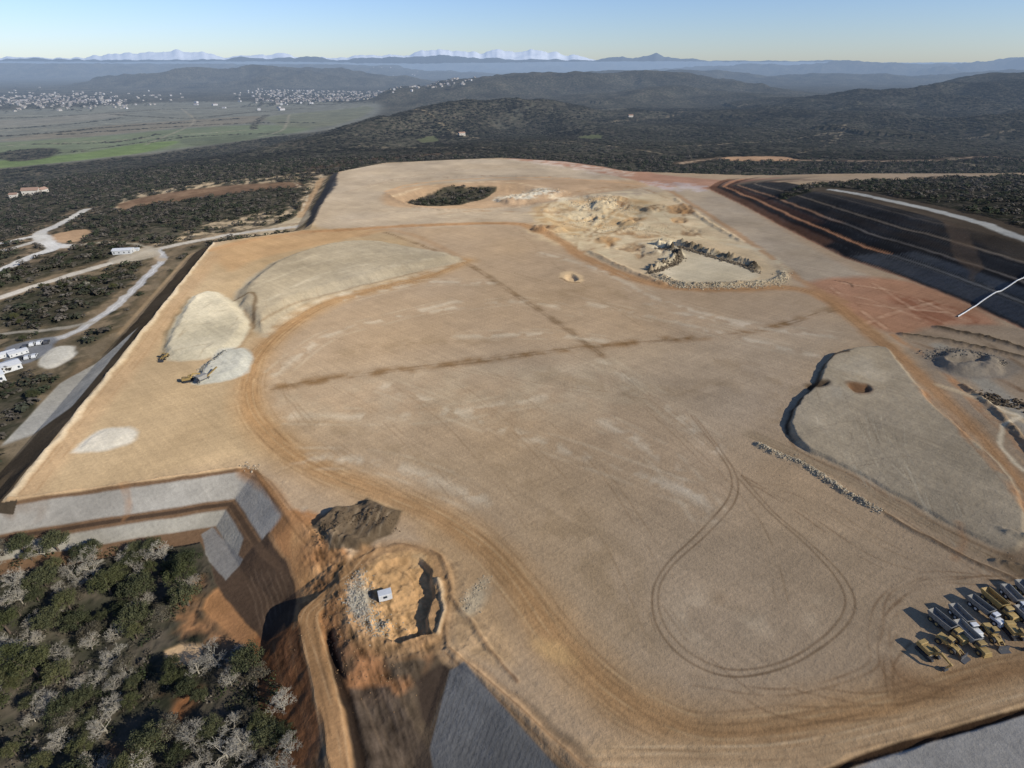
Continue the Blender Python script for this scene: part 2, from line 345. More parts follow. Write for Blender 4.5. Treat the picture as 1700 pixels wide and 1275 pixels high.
# ------------------------------------------------------------------ heaps on platform
HA=[(385,500),(430,450),(500,418),(600,400),(690,412),(768,430),(700,450),(620,470),(530,495),(475,522),(440,552),(416,545)]
HB=[(268,592),(285,540),(318,494),(362,486),(405,518),(416,548),(385,582),(330,597)]
HC=[(322,636),(345,600),(378,580),(416,582),(416,612),(380,632)]
HD=[(120,750),(150,722),(190,708),(228,714),(215,735),(170,750)]
raise_poly(HA,3.0,9,rough=.25); raise_poly(HB,1.8,5,rough=.35); raise_poly(HC,1.6,4,rough=.5); raise_poly(HD,.6,4,rough=.2)
poly(HA,(164,147,118),0,3,1,reg=10,var=.25)
line([(768,434),(700,455),(620,474),(530,500),(475,528),(440,556)],5,(192,173,140),0,3,.9,patchy=1)  # sunlit lower flank painted lighter than the rest of the heap
line([(385,500),(425,498),(418,545)],2.0,(104,82,56),0,1.5,.8)
for q in ([(420,480),(560,430),(700,424)],[(430,510),(540,460),(700,440)],[(480,440),(600,412),(700,420)],[(450,500),(560,450),(720,432)]):
    line(q,1.8,(188,171,140),2,2,.5,patchy=2)
for k in range(10):
    a=k/9;tracks([(440+a*250,500-a*70),(452+a*262,540-a*90)],(0,),.4,(136,113,82),2,.35,.5,2)
line([(430,530),(480,500),(560,475),(700,442)],1.2,(140,119,90),3,1,.8)
poly(HB,(186,171,140),0,2,1,reg=11,var=.3); poly(HC,(176,168,147),0,1.5,1,reg=12,var=.3); poly(HD,(190,178,155),0,1.8,.95,reg=13,var=.3)
poly([(305,632),(330,615),(350,625),(345,640),(315,642)],(96,84,58),0,1.5,.8,patchy=3)
line([(268,592),(283,540),(316,494)],2,(112,92,64),0,2,.7); line([(405,518),(418,548),(390,582)],1.5,(140,112,78),0,1.5,.6)
for q in ([(285,575),(320,545),(350,540)],[(300,560),(330,520),(350,505)],[(330,590),(370,560),(395,530)],[(290,585),(340,575),(390,560)],[(300,540),(350,520),(390,520)]):
    line(q,.7,(148,129,100),1,.7,.6,patchy=2)
# right raised terrace
HE=[(1408,583),(1372,598),(1354,634),(1314,680),(1308,715),(1332,745),(1430,790),(1590,880),(1680,918),(1700,900),(1700,830),(1650,760),(1560,680),(1500,612),(1470,577)]
raise_poly(HE,.5,1.5,rough=.1)
S,d=sd_line(wpts(smooth([(1408,583),(1372,598),(1354,634),(1314,680),(1308,715)]),0),26)
S2,d2=sd_poly(wpts(smooth(HE,4,True),0),26)
DE=np.zeros_like(Z);DE[S2]=np.clip(-d2/1.2,0,1);DL=np.zeros_like(Z);DL[S]=sstep(1-d/24)
Z+=DE*DL*1.3
del DE,DL
poly(HE,(154,137,110),0,1.6,1,reg=14,var=.35)
line([(1406,585),(1372,600),(1354,636),(1314,682),(1308,717)],1.2,(60,46,34),1,.8,.9)  # shadow at the foot of the left step, painted as a dark line
line([(1310,722),(1332,750),(1430,795),(1590,885),(1680,922)],1.2,(118,92,66),.5,1.0,.8)
poly([(1380,610),(1440,590),(1480,600),(1440,650),(1380,660)],(164,150,126),1,10,.6,patchy=2)
raise_poly([(1408,636),(1440,634),(1450,646),(1420,650)],-1.3,2.2,z=1.5); poly([(1408,634),(1440,634),(1448,646),(1420,650)],(110,78,52),1.5,2,.9)
raise_poly([(1340,632),(1372,630),(1376,640),(1345,642)],-1.0,2,z=1.5); poly([(1340,632),(1372,630),(1376,640),(1345,642)],(70,54,38),1.5,2,.9)
rq=random.Random(5)
for k in range(44):
    x0=rq.uniform(1340,1600);y0=620+(x0-1340)*.62+rq.uniform(-30,60)
    q=[(x0,y0),(x0+rq.uniform(8,26),y0+rq.uniform(40,60)),(x0+rq.uniform(40,70),y0+rq.uniform(90,130))]
    tracks(q,(0,),.25,(114,98,74) if k%2 else (184,168,138),1,.45,.35,2.5)
for q in ([(1400,660),(1480,640),(1540,690)],[(1340,720),(1440,700),(1560,740)],[(1420,770),(1520,760),(1640,800)]):
    tracks(q,(-1,1),.35,(120,102,78),1,.4,.4,1.5)
LN=[(1250,722),(1340,762),(1450,820),(1590,895),(1700,948)]
line(LN,5,(150,128,98),0,3,.7,reg=2); tracks(LN,(-1.6,-.4,1.6),.4,(106,84,58),0,.6,.4,1)
line([(1590,870),(1600,905),(1585,930)],1.2,(158,117,80),0,1.5,.5)
line([(1470,852),(1560,905),(1680,962)],1.0,(92,70,48),0,.8,.7); raise_line([(1470,852),(1560,905),(1680,962)],.5,1.2)
BRW=[(1258,738),(1300,758),(1335,772),(1400,815),(1462,850)]
raise_line(BRW,.6,1.8,rough=1.5); line(BRW,2.4,(166,149,119),0,1.5,.9,patchy=1)
# right hand yard
poly([(1500,560),(1700,545),(1900,640),(1900,1000),(1700,790),(1600,680)],(148,127,100),0,4,.9)
line([(1560,575),(1640,640),(1700,700),(1760,770)],7,(146,135,114),0,3,.9)
tracks([(1540,600),(1620,680),(1700,770)],(0,3,6),.6,(184,150,108),0,.5,.8,2)
for q,c_,w_ in (([(1480,556),(1560,610),(1640,690),(1760,800)],(176,126,82),3.2),([(1520,640),(1600,720),(1700,840),(1740,900)],(170,124,82),2.6),([(1500,562),(1600,600),(1700,650)],(120,92,66),2),([(1600,640),(1660,690),(1720,760)],(92,74,54),1.6),([(1620,560),(1700,610)],(84,66,48),3)):
    line(q,w_,c_,0,1.5,.85,patchy=1); tracks(q,(-1,1),.4,(110,80,54),0,.5,.4,1)
raise_line([(1600,640),(1660,690),(1720,760)],.9,2,rough=1)
poly([(1530,585),(1600,578),(1680,600),(1690,625),(1600,628),(1550,612)],(130,117,98),0,3,.9,reg=15)
raise_poly([(1545,590),(1600,582),(1665,600),(1670,622),(1600,625),(1560,612)],2.2,5,rough=1)
raise_poly([(1560,597),(1620,592),(1640,606),(1590,612)],-2.0,4)
for q,w in (([(1500,556),(1600,572),(1700,595)],2),([(1560,545),(1640,562),(1700,580)],3)):
    line(q,w,(70,58,44),0,1.5,.9); raise_line(q,1.0,3,rough=.8)
line([(1560,640),(1640,668),(1700,700)],3,(188,162,123),0,2,.8)
line([(1640,668),(1670,684),(1690,690),(1662,712),(1665,745),(1700,780)],1.4,(206,186,150),0,1.0,.8)
line([(1640,655),(1660,670),(1700,675)],3,(70,60,45),0,2,.8,patchy=2)
poly([(1650,925),(1700,915),(1760,960),(1700,970)],(84,66,46),0,3,.5)
raise_line([(1655,935),(1700,945),(1760,965)],1.2,2,rough=1); raise_line([(1665,885),(1700,893),(1760,905)],1.0,2,rough=1)
# U-shaped rock walls
PR=[(1300,452),(1292,466),(1240,471),(1180,472),(1130,471),(1090,456)]
raise_line(PR,1.0,4,rough=1.5)
line([(1182,402),(1260,415),(1296,440)]+PR[:-1],6,(192,174,139),0,4,.8,patchy=2)
poly([(1130,412),(1250,446),(1240,466),(1140,468),(1090,450)],(200,182,147),0,4,.8)
for q in ([(1092,406),(1122,418),(1128,428),(1102,440),(1080,448)],[(1128,404),(1180,420),(1230,434),(1258,446)]):
    raise_line(q,2.8,3.4,rough=1.5); line(q,5,(70,60,46),0,2,.9,patchy=2)
line([(1380,465),(1410,470),(1415,476)],1,(60,50,40),0,1,.8)
poly([(928,455),(950,450),(970,462),(962,470),(940,468)],(206,174,130),0,2,1); raise_poly([(935,457),(950,454),(964,463),(945,467)],-1.4,2.5)
line([(932,462),(945,468),(962,468)],1,(90,64,40),0,1,.9)
# rims of platform
RIM=[(362,398),(350,408),(230,560),(120,700),(14,828)]
raise_line(RIM,.5,1.6); line(RIM,2.2,(194,172,137),0,1.2,.85)
RIM2=[(14,830),(200,806),(395,776)]
raise_line(RIM2,.5,1.2); line(RIM2,1.4,(184,152,112),0,.8,.9)
line([(14,836),(200,812),(400,781)],1.0,(110,79,52),0,.8,.8)
# left slope, shade painted into its colour, + upper dark slope
FULL=(slice(None),slice(None))
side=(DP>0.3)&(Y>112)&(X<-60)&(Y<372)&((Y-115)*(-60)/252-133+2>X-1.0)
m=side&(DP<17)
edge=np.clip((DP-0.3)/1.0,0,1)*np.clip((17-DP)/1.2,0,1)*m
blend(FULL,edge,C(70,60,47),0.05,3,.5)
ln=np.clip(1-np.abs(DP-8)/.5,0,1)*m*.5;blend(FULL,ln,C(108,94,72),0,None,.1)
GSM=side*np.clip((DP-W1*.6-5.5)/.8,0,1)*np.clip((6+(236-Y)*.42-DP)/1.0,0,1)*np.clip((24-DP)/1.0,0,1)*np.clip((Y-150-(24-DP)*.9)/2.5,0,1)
poly([(546,292),(562,285),(560,310),(532,345),(520,374),(503,378),(515,345),(530,320)],(62,60,58),-2,3,1,reg=3,sm=False)
line([(524,300),(514,335),(500,372)],1.5,(150,132,104),-4,1.5,.8)
# ------------------------------------------------------------------ lower left benches
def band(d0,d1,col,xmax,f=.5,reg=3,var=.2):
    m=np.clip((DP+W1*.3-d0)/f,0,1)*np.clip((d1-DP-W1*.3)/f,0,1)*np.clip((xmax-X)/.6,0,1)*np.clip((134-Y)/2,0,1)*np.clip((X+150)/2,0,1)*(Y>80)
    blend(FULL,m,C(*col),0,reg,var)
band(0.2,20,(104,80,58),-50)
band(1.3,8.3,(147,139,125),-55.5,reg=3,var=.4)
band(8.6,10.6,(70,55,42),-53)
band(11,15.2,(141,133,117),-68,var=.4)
poly([(205,818),(222,816),(216,845),(198,860),(208,835)],(146,104,66),-3,.8,.8,patchy=1)
poly([(0,850),(60,838),(90,842),(70,862),(20,866)],(110,86,62),-3,1.5,.8,patchy=1)
# ------------------------------------------------------------------ earthworks at bottom
poly([(495,875),(575,925),(585,1058),(560,1275),(560,1400),(420,1400),(470,1180),(420,1080),(330,1000),(400,940)],(150,107,68),-6,1.5,1,var=.6)
poly([(490,880),(540,900),(572,935),(550,985),(510,1000),(480,940)],(176,133,87),-2,1.5,.9,patchy=2)
poly([(420,1070),(500,1065),(530,1180),(540,1275),(470,1275)],(118,78,50),-8,1.2,.85)
poly([(320,960),(380,1000),(420,1060),(340,1090),(280,1050)],(158,113,74),-9,3,.9,patchy=2)
poly([(270,1075),(330,1065),(330,1095),(280,1100)],(204,168,123),-9,1,.9)
poly([(190,1180),(300,1140),(340,1160),(260,1240),(180,1260)],(146,98,62),-10,2,.95,patchy=2)
# bottom valley
poly([(560,1090),(700,1085),(760,1110),(980,1290),(980,1400),(560,1400),(545,1150)],(84,70,54),-5,2,1,reg=3)
poly([(545,1040),(640,1055),(720,1090),(700,1130),(640,1160),(560,1150)],(150,105,68),-3,1.5,.9,patchy=2)
poly([(580,1160),(650,1160),(730,1275),(740,1400),(590,1400)],(76,64,52),-7,1,.95,sm=False)
for k in range(7):
    line([(600+k*16,1165),(625+k*16,1220),(650+k*16,1290)],.4,(110,90,68),-7,.4,.5,patchy=1)
GS=[(748,1128),(772,1122),(925,1290),(960,1400),(740,1400),(712,1230)]
poly([(690,1140),(740,1115),(750,1130),(715,1200),(700,1190)],(60,49,40),-4,.8,.9,sm=False)
R3=[(742,1080),(850,1168),(968,1275),(1060,1345)]
raise_line(R3,.4,1.2); line(R3,2.8,(174,141,103),0,1.5,.9,reg=2); tracks(R3,(-.9,.6),.3,(108,78,50),0,.6,.3)
line([(405,780),(440,800),(480,855),(520,900)],3,(146,107,70),0,2,.8)
tracks([(405,780),(440,800),(480,855),(530,905),(575,935)],(-1,1),.4,(96,68,44),0,.5,.4)
poly([(700,870),(780,930),(820,1000),(860,1100),(760,1080),(740,1000)],(171,139,99),0,3,.7)
HF=[(515,875),(556,838),(580,840),(610,826),(640,842),(668,848),(655,885),(630,895),(605,912),(548,910)]
raise_poly(HF,1.8,2.5,rough=1.6,sm=False); poly(HF,(98,81,60),0,.8,1,reg=16,var=.8,sm=False)
poly([(530,880),(570,845),(600,860),(560,900)],(70,57,42),1,1.0,.7,patchy=3)
for k in range(12): line([(535+k*9,906-k*2),(556+k*8,880-k*2),(575+k*7,845)],.35,(146,126,98) if k%2 else (66,52,40),1,.35,.6,patchy=2)
poly([(640,850),(670,845),(690,870),(660,880)],(84,66,48),0,2,.6,patchy=2)
poly([(570,940),(620,905),(700,905),(745,940),(750,1010),(730,1075),(650,1085),(575,1050)],(162,125,84),0,3,.9)
PG=[(600,975),(628,935),(660,925),(700,925),(720,945),(722,990),(706,1022),(712,1052),(662,1066),(615,1045)]
S,d=sd_poly(wpts(PG,0),3,True)
pw=P(722,990);xd=np.clip((X[S]-P(590,990)[0])/(pw[0]-P(590,990)[0]),0,1)
Z[S]-=np.clip(-d/.7,0,1)*(.4+1.9*xd)+np.clip(-d,0,1)*.5*fbm(X[S]/1.6,Y[S]/1.6,4,75)
poly(PG,(180,141,94),-1.5,1.0,.9,var=.3)
poly([(588,968),(625,950),(640,990),(645,1040),(600,1040),(580,1005)],(176,165,142),-1,1.2,.95,patchy=3)
poly([(640,922),(700,920),(705,935),(650,940)],(200,170,126),-.5,1,.8,patchy=2)
poly([(660,1040),(720,1050),(700,1080),(650,1075)],(104,78,54),-1,1.5,.8,patchy=2)
for q in ([(640,935),(690,960),(700,1010)],[(650,1020),(690,1010),(700,980)]): tracks(q,(-.6,.6),.3,(128,94,60),-1.5,.6,.3,1)
poly([(765,1010),(790,965),(815,960),(805,1000),(780,1025)],(182,164,133),0,2,.8,patchy=3)
poly([(880,1060),(930,1065),(960,1110),(920,1100)],(188,152,102),0,2,.7,patchy=2)
raise_line([(728,960),(736,1010),(724,1050)],.6,1.0,rough=1); line([(728,960),(736,1010),(724,1050)],1.0,(198,169,129),0,.8,.9)
for q in ([(590,930),(660,905),(730,925),(748,980)],[(745,1000),(740,1060),(760,1090)],[(560,1060),(640,1090),(740,1090)],[(750,990),(800,1060),(860,1130)]):
    raise_line(q,.3,1.0,rough=1); line(q,.7,(108,78,52),0,.6,.7,patchy=1.5)
line([(520,1010),(545,975),(560,965)],1,(184,152,110),-1,.8,.7); line([(528,1004),(552,975)],1,(60,46,34),-1,.8,.7)
poly([(500,848),(520,840),(545,846),(520,860)],(186,171,145),0,1.5,.7,patchy=2)
# rough banks
S,d=sd_poly(wpts([(495,875),(580,900),(740,1085),(700,1150),(720,1420),(440,1420),(500,1180),(420,1070),(490,1060),(500,1000)],-4),4)
mm=np.clip(-d/3,0,1)
g1=fbm(X[S]/2.0,Y[S]/2.0,5,71);g2=fbm((X[S]+Y[S]*.5)/.6,(Y[S]-X[S]*.5)/3,3,72)
Z[S]+=mm*(.45*g1+.2*g2); CV[S]*=(1+mm*(.7*g1+.7*g2))[...,None]
S,d=sd_poly(wpts([(560,900),(640,890),(770,920),(860,1100),(760,1100),(560,1090)],0),4)
mm=np.clip(-d/3,0,1)*.6
g1=fbm(X[S]/1.4,Y[S]/1.4,4,76);Z[S]+=mm*.35*g1;CV[S]*=(1+mm*.7*g1)[...,None]
poly([(340,885),(395,930),(450,896),(488,960),(500,1030),(490,1058),(440,1062),(385,1000),(350,960)],(74,59,46),-6,.5,.97,reg=3,sm=False)
poly([(332,886),(352,874),(402,932),(372,960),(345,930)],(120,114,104),-7,.4,.95,reg=3,sm=False)
for k in range(9):
    line([(400+k*11,940+k*3),(420+k*11,1000+k*3),(436+k*8,1050)],.3,(110,90,70),-6,.3,.5,patchy=1.5)
line([(450,896),(488,960),(500,1030),(492,1058)],.8,(150,113,76),-5,.5,.8)
for k in range(9):
    line([(430+k*14,1075),(450+k*12,1150),(478+k*9,1230)],.4,(80,52,34) if k%2 else (160,114,74),-7,.4,.6,patchy=1.5)
RR=[(612,925),(580,960),(535,1000),(512,1030),(525,1090),(548,1180),(565,1275),(575,1340)]
ridge_to(RR,-1.6,1.8,.7,-2)
line(RR,4.0,(158,120,80),-2,1.0,.95,reg=2,var=.6); tracks(RR,(-1.1,.9),.4,(104,78,52),-2,.6,.35,1.5); tracks(RR,(-1.8,0.1,1.7),.35,(192,156,112),-2,.5,.35,2)
DT=[(548,1060),(562,1120),(582,1200),(602,1290)]
raise_line(DT,-1.4,1.8,-3); line(DT,1.6,(46,36,28),-4,.6,.95)  # shadow inside the ditch painted into the ground colour
poly(GS,(102,99,93),-4,.4,.97,sm=False,reg=3,warp=False,var=.4)
for k in range(20):
    a=k/19;line([(752+a*150,1126+a*150),(716+a*150,1200+a*150)],.22,(78,74,68),-4,.15,.5,warp=False)
# ------------------------------------------------------------------ left lowlands
ZL=-8
poly([(190,322),(230,308),(330,300),(440,294),(540,290),(528,330),(510,350),(420,382),(360,400),(290,400),(240,410),(330,370),(470,345),(500,318),(420,310),(300,318),(215,345),(185,340)],(170,148,116),ZL,4,.95,sm=True,patchy=2)
poly([(195,322),(300,308),(480,303),(500,310),(440,318),(300,325),(215,338)],(106,82,62),ZL,4,.9)
line([(195,316),(260,302),(340,298),(480,296)],4,(200,178,143),ZL,3,.8,patchy=1)
poly([(340,395),(460,372),(510,350),(505,378),(400,394)],(184,164,131),ZL,3,.9)
line([(500,360),(515,330),(535,300)],7,(166,135,99),ZL,3,.8)
for q in ([(300,392),(380,378),(460,362)],[(380,398),(450,384),(500,366)],[(480,300),(510,320),(500,350)]): line(q,2.5,(200,181,149),ZL,2,.6,patchy=2); tracks(q,(-2,2),.8,(130,100,68),ZL,.5,.8,1)
poly([(150,380),(200,335),(300,325),(470,312),(480,320),(430,345),(330,370),(260,400),(180,420),(150,400)],(58,48,36),ZL,4,1,veg=1)
LB=[(0,470),(120,440),(210,430),(300,400),(340,400),(240,540),(120,640),(70,730),(0,760),(-100,700),(-100,480)]
poly(LB,(114,99,78),ZL,5,.95,veg=.12)
poly(LB,(74,66,48),ZL,5,.95,veg=.8,patchy=2)
poly([(0,505),(60,475),(140,458),(215,452),(228,466),(180,495),(120,530),(60,540),(0,538)],(66,58,40),ZL,3,1,veg=.95)
poly([(0,650),(40,640),(62,655),(50,690),(20,720),(0,730),(-80,700)],(46,48,30),ZL,2,1,veg=1)
poly([(40,740),(60,680),(110,620),(190,545),(228,500),(300,420),(300,405),(240,520),(120,640)],(112,94,72),ZL,4,.9,patchy=2)
m=side&(DP<17);blend(FULL,np.clip((15-DP)/1.2,0,1)*m,C(70,60,47),0.0,3,.5)  # left slope shade painted again over the lowland colours
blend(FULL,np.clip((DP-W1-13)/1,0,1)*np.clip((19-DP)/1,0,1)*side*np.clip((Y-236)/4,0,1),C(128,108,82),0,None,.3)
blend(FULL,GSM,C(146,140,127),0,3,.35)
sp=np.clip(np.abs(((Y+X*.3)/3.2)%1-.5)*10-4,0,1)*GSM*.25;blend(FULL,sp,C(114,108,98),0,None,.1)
AS=(160,155,147)
RL1=[(-60,500),(0,486),(60,468),(120,452),(200,430),(262,412),(330,398),(400,386),(490,376)]
RL2=[(262,412),(268,432),(240,462),(200,500),(150,535),(110,556),(60,568),(0,590),(-60,610)]
RL3=[(-60,450),(0,436),(50,415),(84,402),(64,384),(60,368),(100,348),(135,328)]
RL4=[(-60,388),(0,384),(62,374),(80,392),(110,400)]
RL5=[(-60,410),(0,400),(62,384)]
RL6=[(110,400),(170,396),(220,402),(262,412)]
for q,w in ((RL1,22),(RL2,17),(RL3,32),(RL4,30),(RL5,26),(RL6,16)): line(q,w,(122,104,82),ZL,4,.95,patchy=1.0)
line(RL1,7,(176,166,149),ZL,1.5,.95,reg=6)
line(RL2,5,AS,ZL,1.0,.95,reg=6); line(RL2,.6,(196,192,184),ZL,.5,.6)
line(RL3,9,(176,169,156),ZL,2,.95,reg=6)
line(RL4,9,(178,171,158),ZL,2,.95,reg=6)
line(RL5,8,(174,166,152),ZL,2,.9,reg=6)
line(RL6,4,(160,148,126),ZL,2,.8,reg=6)
line([(150,535),(90,545),(30,548),(-40,556)],4,(140,132,118),ZL,1.5,.8,reg=6)
line([(268,432),(250,420),(215,424)],5,(160,140,112),ZL,2,.8)
poly([(180,428),(250,408),(262,424),(200,436)],(150,138,118),ZL,2,.9)
poly([(84,374),(130,366),(150,376),(120,392),(88,388)],(162,131,99),ZL,3,.9)
poly([(10,575),(60,562),(92,560),(84,582),(50,600),(10,602)],(106,106,106),ZL,1.5,.95,reg=6,var=.05)
poly([(62,600),(90,576),(118,574),(128,584),(110,602),(80,612)],(178,170,153),ZL,1.5,.95,reg=17,var=.3); raise_poly([(62,600),(90,576),(118,574),(128,584),(110,602),(80,612)],.6,3,ZL)
poly([(0,300),(110,290),(140,310),(60,340),(0,350)],(70,60,45),ZL-4,8,.7,veg=.9)
# ------------------------------------------------------------------ cut slope surface
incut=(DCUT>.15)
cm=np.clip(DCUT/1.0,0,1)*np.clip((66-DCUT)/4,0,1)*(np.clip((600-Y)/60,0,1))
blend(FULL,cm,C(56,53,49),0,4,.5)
def cutline(d0,w,col,a,y0=230,y1=600,f=1.0,wa=1.2):
    m=np.clip((w/2+f/2-np.abs(DCUT-d0+W1*wa+GN*1.5))/f,0,1)*a*np.clip((Y-y0)/12+GN*2,0,1)*np.clip((y1-Y)/12+GN*2,0,1)*incut
    blend(FULL,m,C(*col),0,None,.4)
cutline(4,8,(114,80,58),.9,350,600)
cutline(8.5,2,(60,48,40),.8,340,600)
cutline(14,3.2,(170,120,84),.95,290,600)
cutline(19,5,(88,62,48),.8,390,600)
cutline(26,3.0,(146,110,82),.85,370,560)
cutline(26,2.0,(112,102,90),.7,230,400)
cutline(14,2.0,(112,106,98),.7,200,300)
cutline(39,2.4,(122,107,89),.75,230,560)
cutline(52,1.6,(104,93,80),.6,230,480)
cutline(32,4,(74,64,54),.6,300,420);cutline(46,5,(70,62,54),.6,260,380)
cutline(.8,1.4,(168,124,92),.9,200,600)
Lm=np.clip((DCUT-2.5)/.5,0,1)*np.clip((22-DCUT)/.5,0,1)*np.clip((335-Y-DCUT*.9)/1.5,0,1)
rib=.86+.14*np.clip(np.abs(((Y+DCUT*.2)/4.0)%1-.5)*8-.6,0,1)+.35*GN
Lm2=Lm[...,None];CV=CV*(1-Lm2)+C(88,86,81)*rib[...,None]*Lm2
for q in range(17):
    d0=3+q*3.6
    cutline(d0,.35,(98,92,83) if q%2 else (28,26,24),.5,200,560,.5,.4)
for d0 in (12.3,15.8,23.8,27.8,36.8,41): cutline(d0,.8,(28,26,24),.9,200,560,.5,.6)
poly([(1560,372),(1600,384),(1640,420),(1632,430),(1592,404)],(110,90,70),17,1.5,.6,sm=False)
poly([(1300,296),(1390,300),(1550,346),(1700,402),(1900,470),(2200,560),(2200,270),(1500,270)],(56,50,38),22,4,1,veg=1)
TR=[(1388,302),(1440,314),(1550,346),(1620,370),(1700,400),(1900,462)]
line(TR,34,(84,72,58),19,4,.95); line(TR,8,(176,169,152),19,2,.95,reg=6)
line([(1290,300),(1340,296),(1390,302)],16,(120,97,76),8,4,.9); line([(1290,300),(1340,296),(1390,302)],6,(170,144,111),8,3,.9)
# rugged small relief
rg=np.clip(1-np.abs(DP)/14,0,1)*(Y<600)*(REG!=3)
Z+=rg*.12*fbm(X/1.6,Y/1.6,3,41)
Z+=np.where(inside,.05,.22)*fbm(X/6,Y/6,2,43)*(Y<800)
ST=fbm(X/55,Y/55,5,57)+.5*fbm(X/14,Y/14,4,58)
CV*=(1+.16*ST[...,None]+.08*fbm(X/3.1,Y/3.1,3,51)[...,None]*(Y<500)[...,None])
tint=fbm(X/40,Y/40,4,62)
CV*=np.stack([1+.03*tint,1+0*tint,1-.06*tint],-1)
CV=np.clip(CV,0.008,.8)
print("paint",time.time()-T0)
# ------------------------------------------------------------------ materials
def mat_new(name):
    m=bpy.data.materials.new(name); m.use_nodes=True; nt=m.node_tree; nt.nodes.clear(); return m,nt
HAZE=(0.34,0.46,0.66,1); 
def haze(nt,shader,L=10500.0,off=450.0,strength=1.0):  # aerial haze painted into the material: blue glow mixed in with distance
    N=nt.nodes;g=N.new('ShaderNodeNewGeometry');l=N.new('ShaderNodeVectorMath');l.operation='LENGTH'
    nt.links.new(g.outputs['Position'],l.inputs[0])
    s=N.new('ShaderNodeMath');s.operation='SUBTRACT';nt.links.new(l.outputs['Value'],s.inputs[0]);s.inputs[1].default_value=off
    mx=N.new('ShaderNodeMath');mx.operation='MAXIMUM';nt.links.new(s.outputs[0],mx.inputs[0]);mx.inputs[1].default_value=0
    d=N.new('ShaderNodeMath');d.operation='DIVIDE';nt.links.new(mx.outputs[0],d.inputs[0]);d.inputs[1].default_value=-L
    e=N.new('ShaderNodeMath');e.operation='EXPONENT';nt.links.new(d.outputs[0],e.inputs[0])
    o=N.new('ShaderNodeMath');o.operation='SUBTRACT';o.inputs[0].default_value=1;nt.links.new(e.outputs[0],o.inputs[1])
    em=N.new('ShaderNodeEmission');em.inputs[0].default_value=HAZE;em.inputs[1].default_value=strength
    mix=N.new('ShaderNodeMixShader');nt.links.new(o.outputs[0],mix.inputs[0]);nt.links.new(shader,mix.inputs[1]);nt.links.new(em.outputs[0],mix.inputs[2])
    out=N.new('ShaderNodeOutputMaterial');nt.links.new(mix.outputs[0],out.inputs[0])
def mathn(nt,op,a,b=None,c=None):
    n=nt.nodes.new('ShaderNodeMath');n.operation=op
    for i,v in enumerate((a,b,c)):
        if v is None: continue
        if isinstance(v,(int,float)): n.inputs[i].default_value=v
        else: nt.links.new(v,n.inputs[i])
    return n.outputs[0]
def noise(nt,vec,scale,detail=4,rough=.6):
    n=nt.nodes.new('ShaderNodeTexNoise');n.inputs['Scale'].default_value=scale;n.inputs['Detail'].default_value=detail;n.inputs['Roughness'].default_value=rough
    nt.links.new(vec,n.inputs['Vector']);return n.outputs['Fac']
def mapping(nt,vec,rot,sc):
    a=nt.nodes.new('ShaderNodeMapping');a.inputs['Rotation'].default_value=rot;nt.links.new(vec,a.inputs['Vector'])
    n=nt.nodes.new('ShaderNodeMapping');n.inputs['Scale'].default_value=sc
    nt.links.new(a.outputs[0],n.inputs['Vector']);return n.outputs[0]
TM,nt=mat_new("earth_surface");N=nt.nodes
geo=N.new('ShaderNodeNewGeometry');pos=geo.outputs['Position']
ac=N.new('ShaderNodeAttribute');ac.attribute_name='Col'
av=N.new('ShaderNodeAttribute');av.attribute_name='veg'
n1=noise(nt,pos,1.1,4,.7); n2=noise(nt,pos,.09,5,.65)
s1=noise(nt,mapping(nt,pos,(0,0,math.radians(-35)),(.05,.7,.1)),1,4,.65)
s2=noise(nt,mapping(nt,pos,(0,0,math.radians(42)),(.03,.6,.1)),1,4,.65)
f=mathn(nt,'MULTIPLY_ADD',n1,.6,.70)
f=mathn(nt,'MULTIPLY',f,mathn(nt,'MULTIPLY_ADD',n2,.4,.80))
f=mathn(nt,'MULTIPLY',f,mathn(nt,'MULTIPLY_ADD',s1,.34,.83))
f=mathn(nt,'MULTIPLY',f,mathn(nt,'MULTIPLY_ADD',s2,.40,.80))
vm=N.new('ShaderNodeVectorMath');vm.operation='SCALE';nt.links.new(ac.outputs['Color'],vm.inputs[0]);nt.links.new(f,vm.inputs['Scale'])
vn=noise(nt,pos,.11,3,.7); vr=N.new('ShaderNodeValToRGB');nt.links.new(vn,vr.inputs[0])
e=vr.color_ramp.elements;e[0].position=.36;e[0].color=(.028,.029,.018,1);e[1].position=.66;e[1].color=(.10,.082,.058,1)
x=e.new(.5);x.color=(.054,.050,.034,1)
vn2=noise(nt,pos,.008,4,.6)
vsc=N.new('ShaderNodeVectorMath');vsc.operation='SCALE';nt.links.new(vr.outputs[0],vsc.inputs[0]);nt.links.new(mathn(nt,'MULTIPLY_ADD',vn2,2.0,0.0),vsc.inputs['Scale'])
mx=N.new('ShaderNodeMix');mx.data_type='RGBA';nt.links.new(av.outputs['Fac'],mx.inputs['Factor']);nt.links.new(vm.outputs[0],mx.inputs['A']);nt.links.new(vsc.outputs[0],mx.inputs['B'])
bs=N.new('ShaderNodeBsdfDiffuse');bs.inputs['Roughness'].default_value=.6
nt.links.new(mx.outputs['Result'],bs.inputs['Color'])
bn=mathn(nt,'ADD',n1,mathn(nt,'MULTIPLY',mathn(nt,'MULTIPLY',vn,av.outputs['Fac']),10.0))
bp=N.new('ShaderNodeBump');bp.inputs['Strength'].default_value=.7;bp.inputs['Distance'].default_value=.3;nt.links.new(bn,bp.inputs['Height']);nt.links.new(bp.outputs[0],bs.inputs['Normal'])
haze(nt,bs.outputs[0])
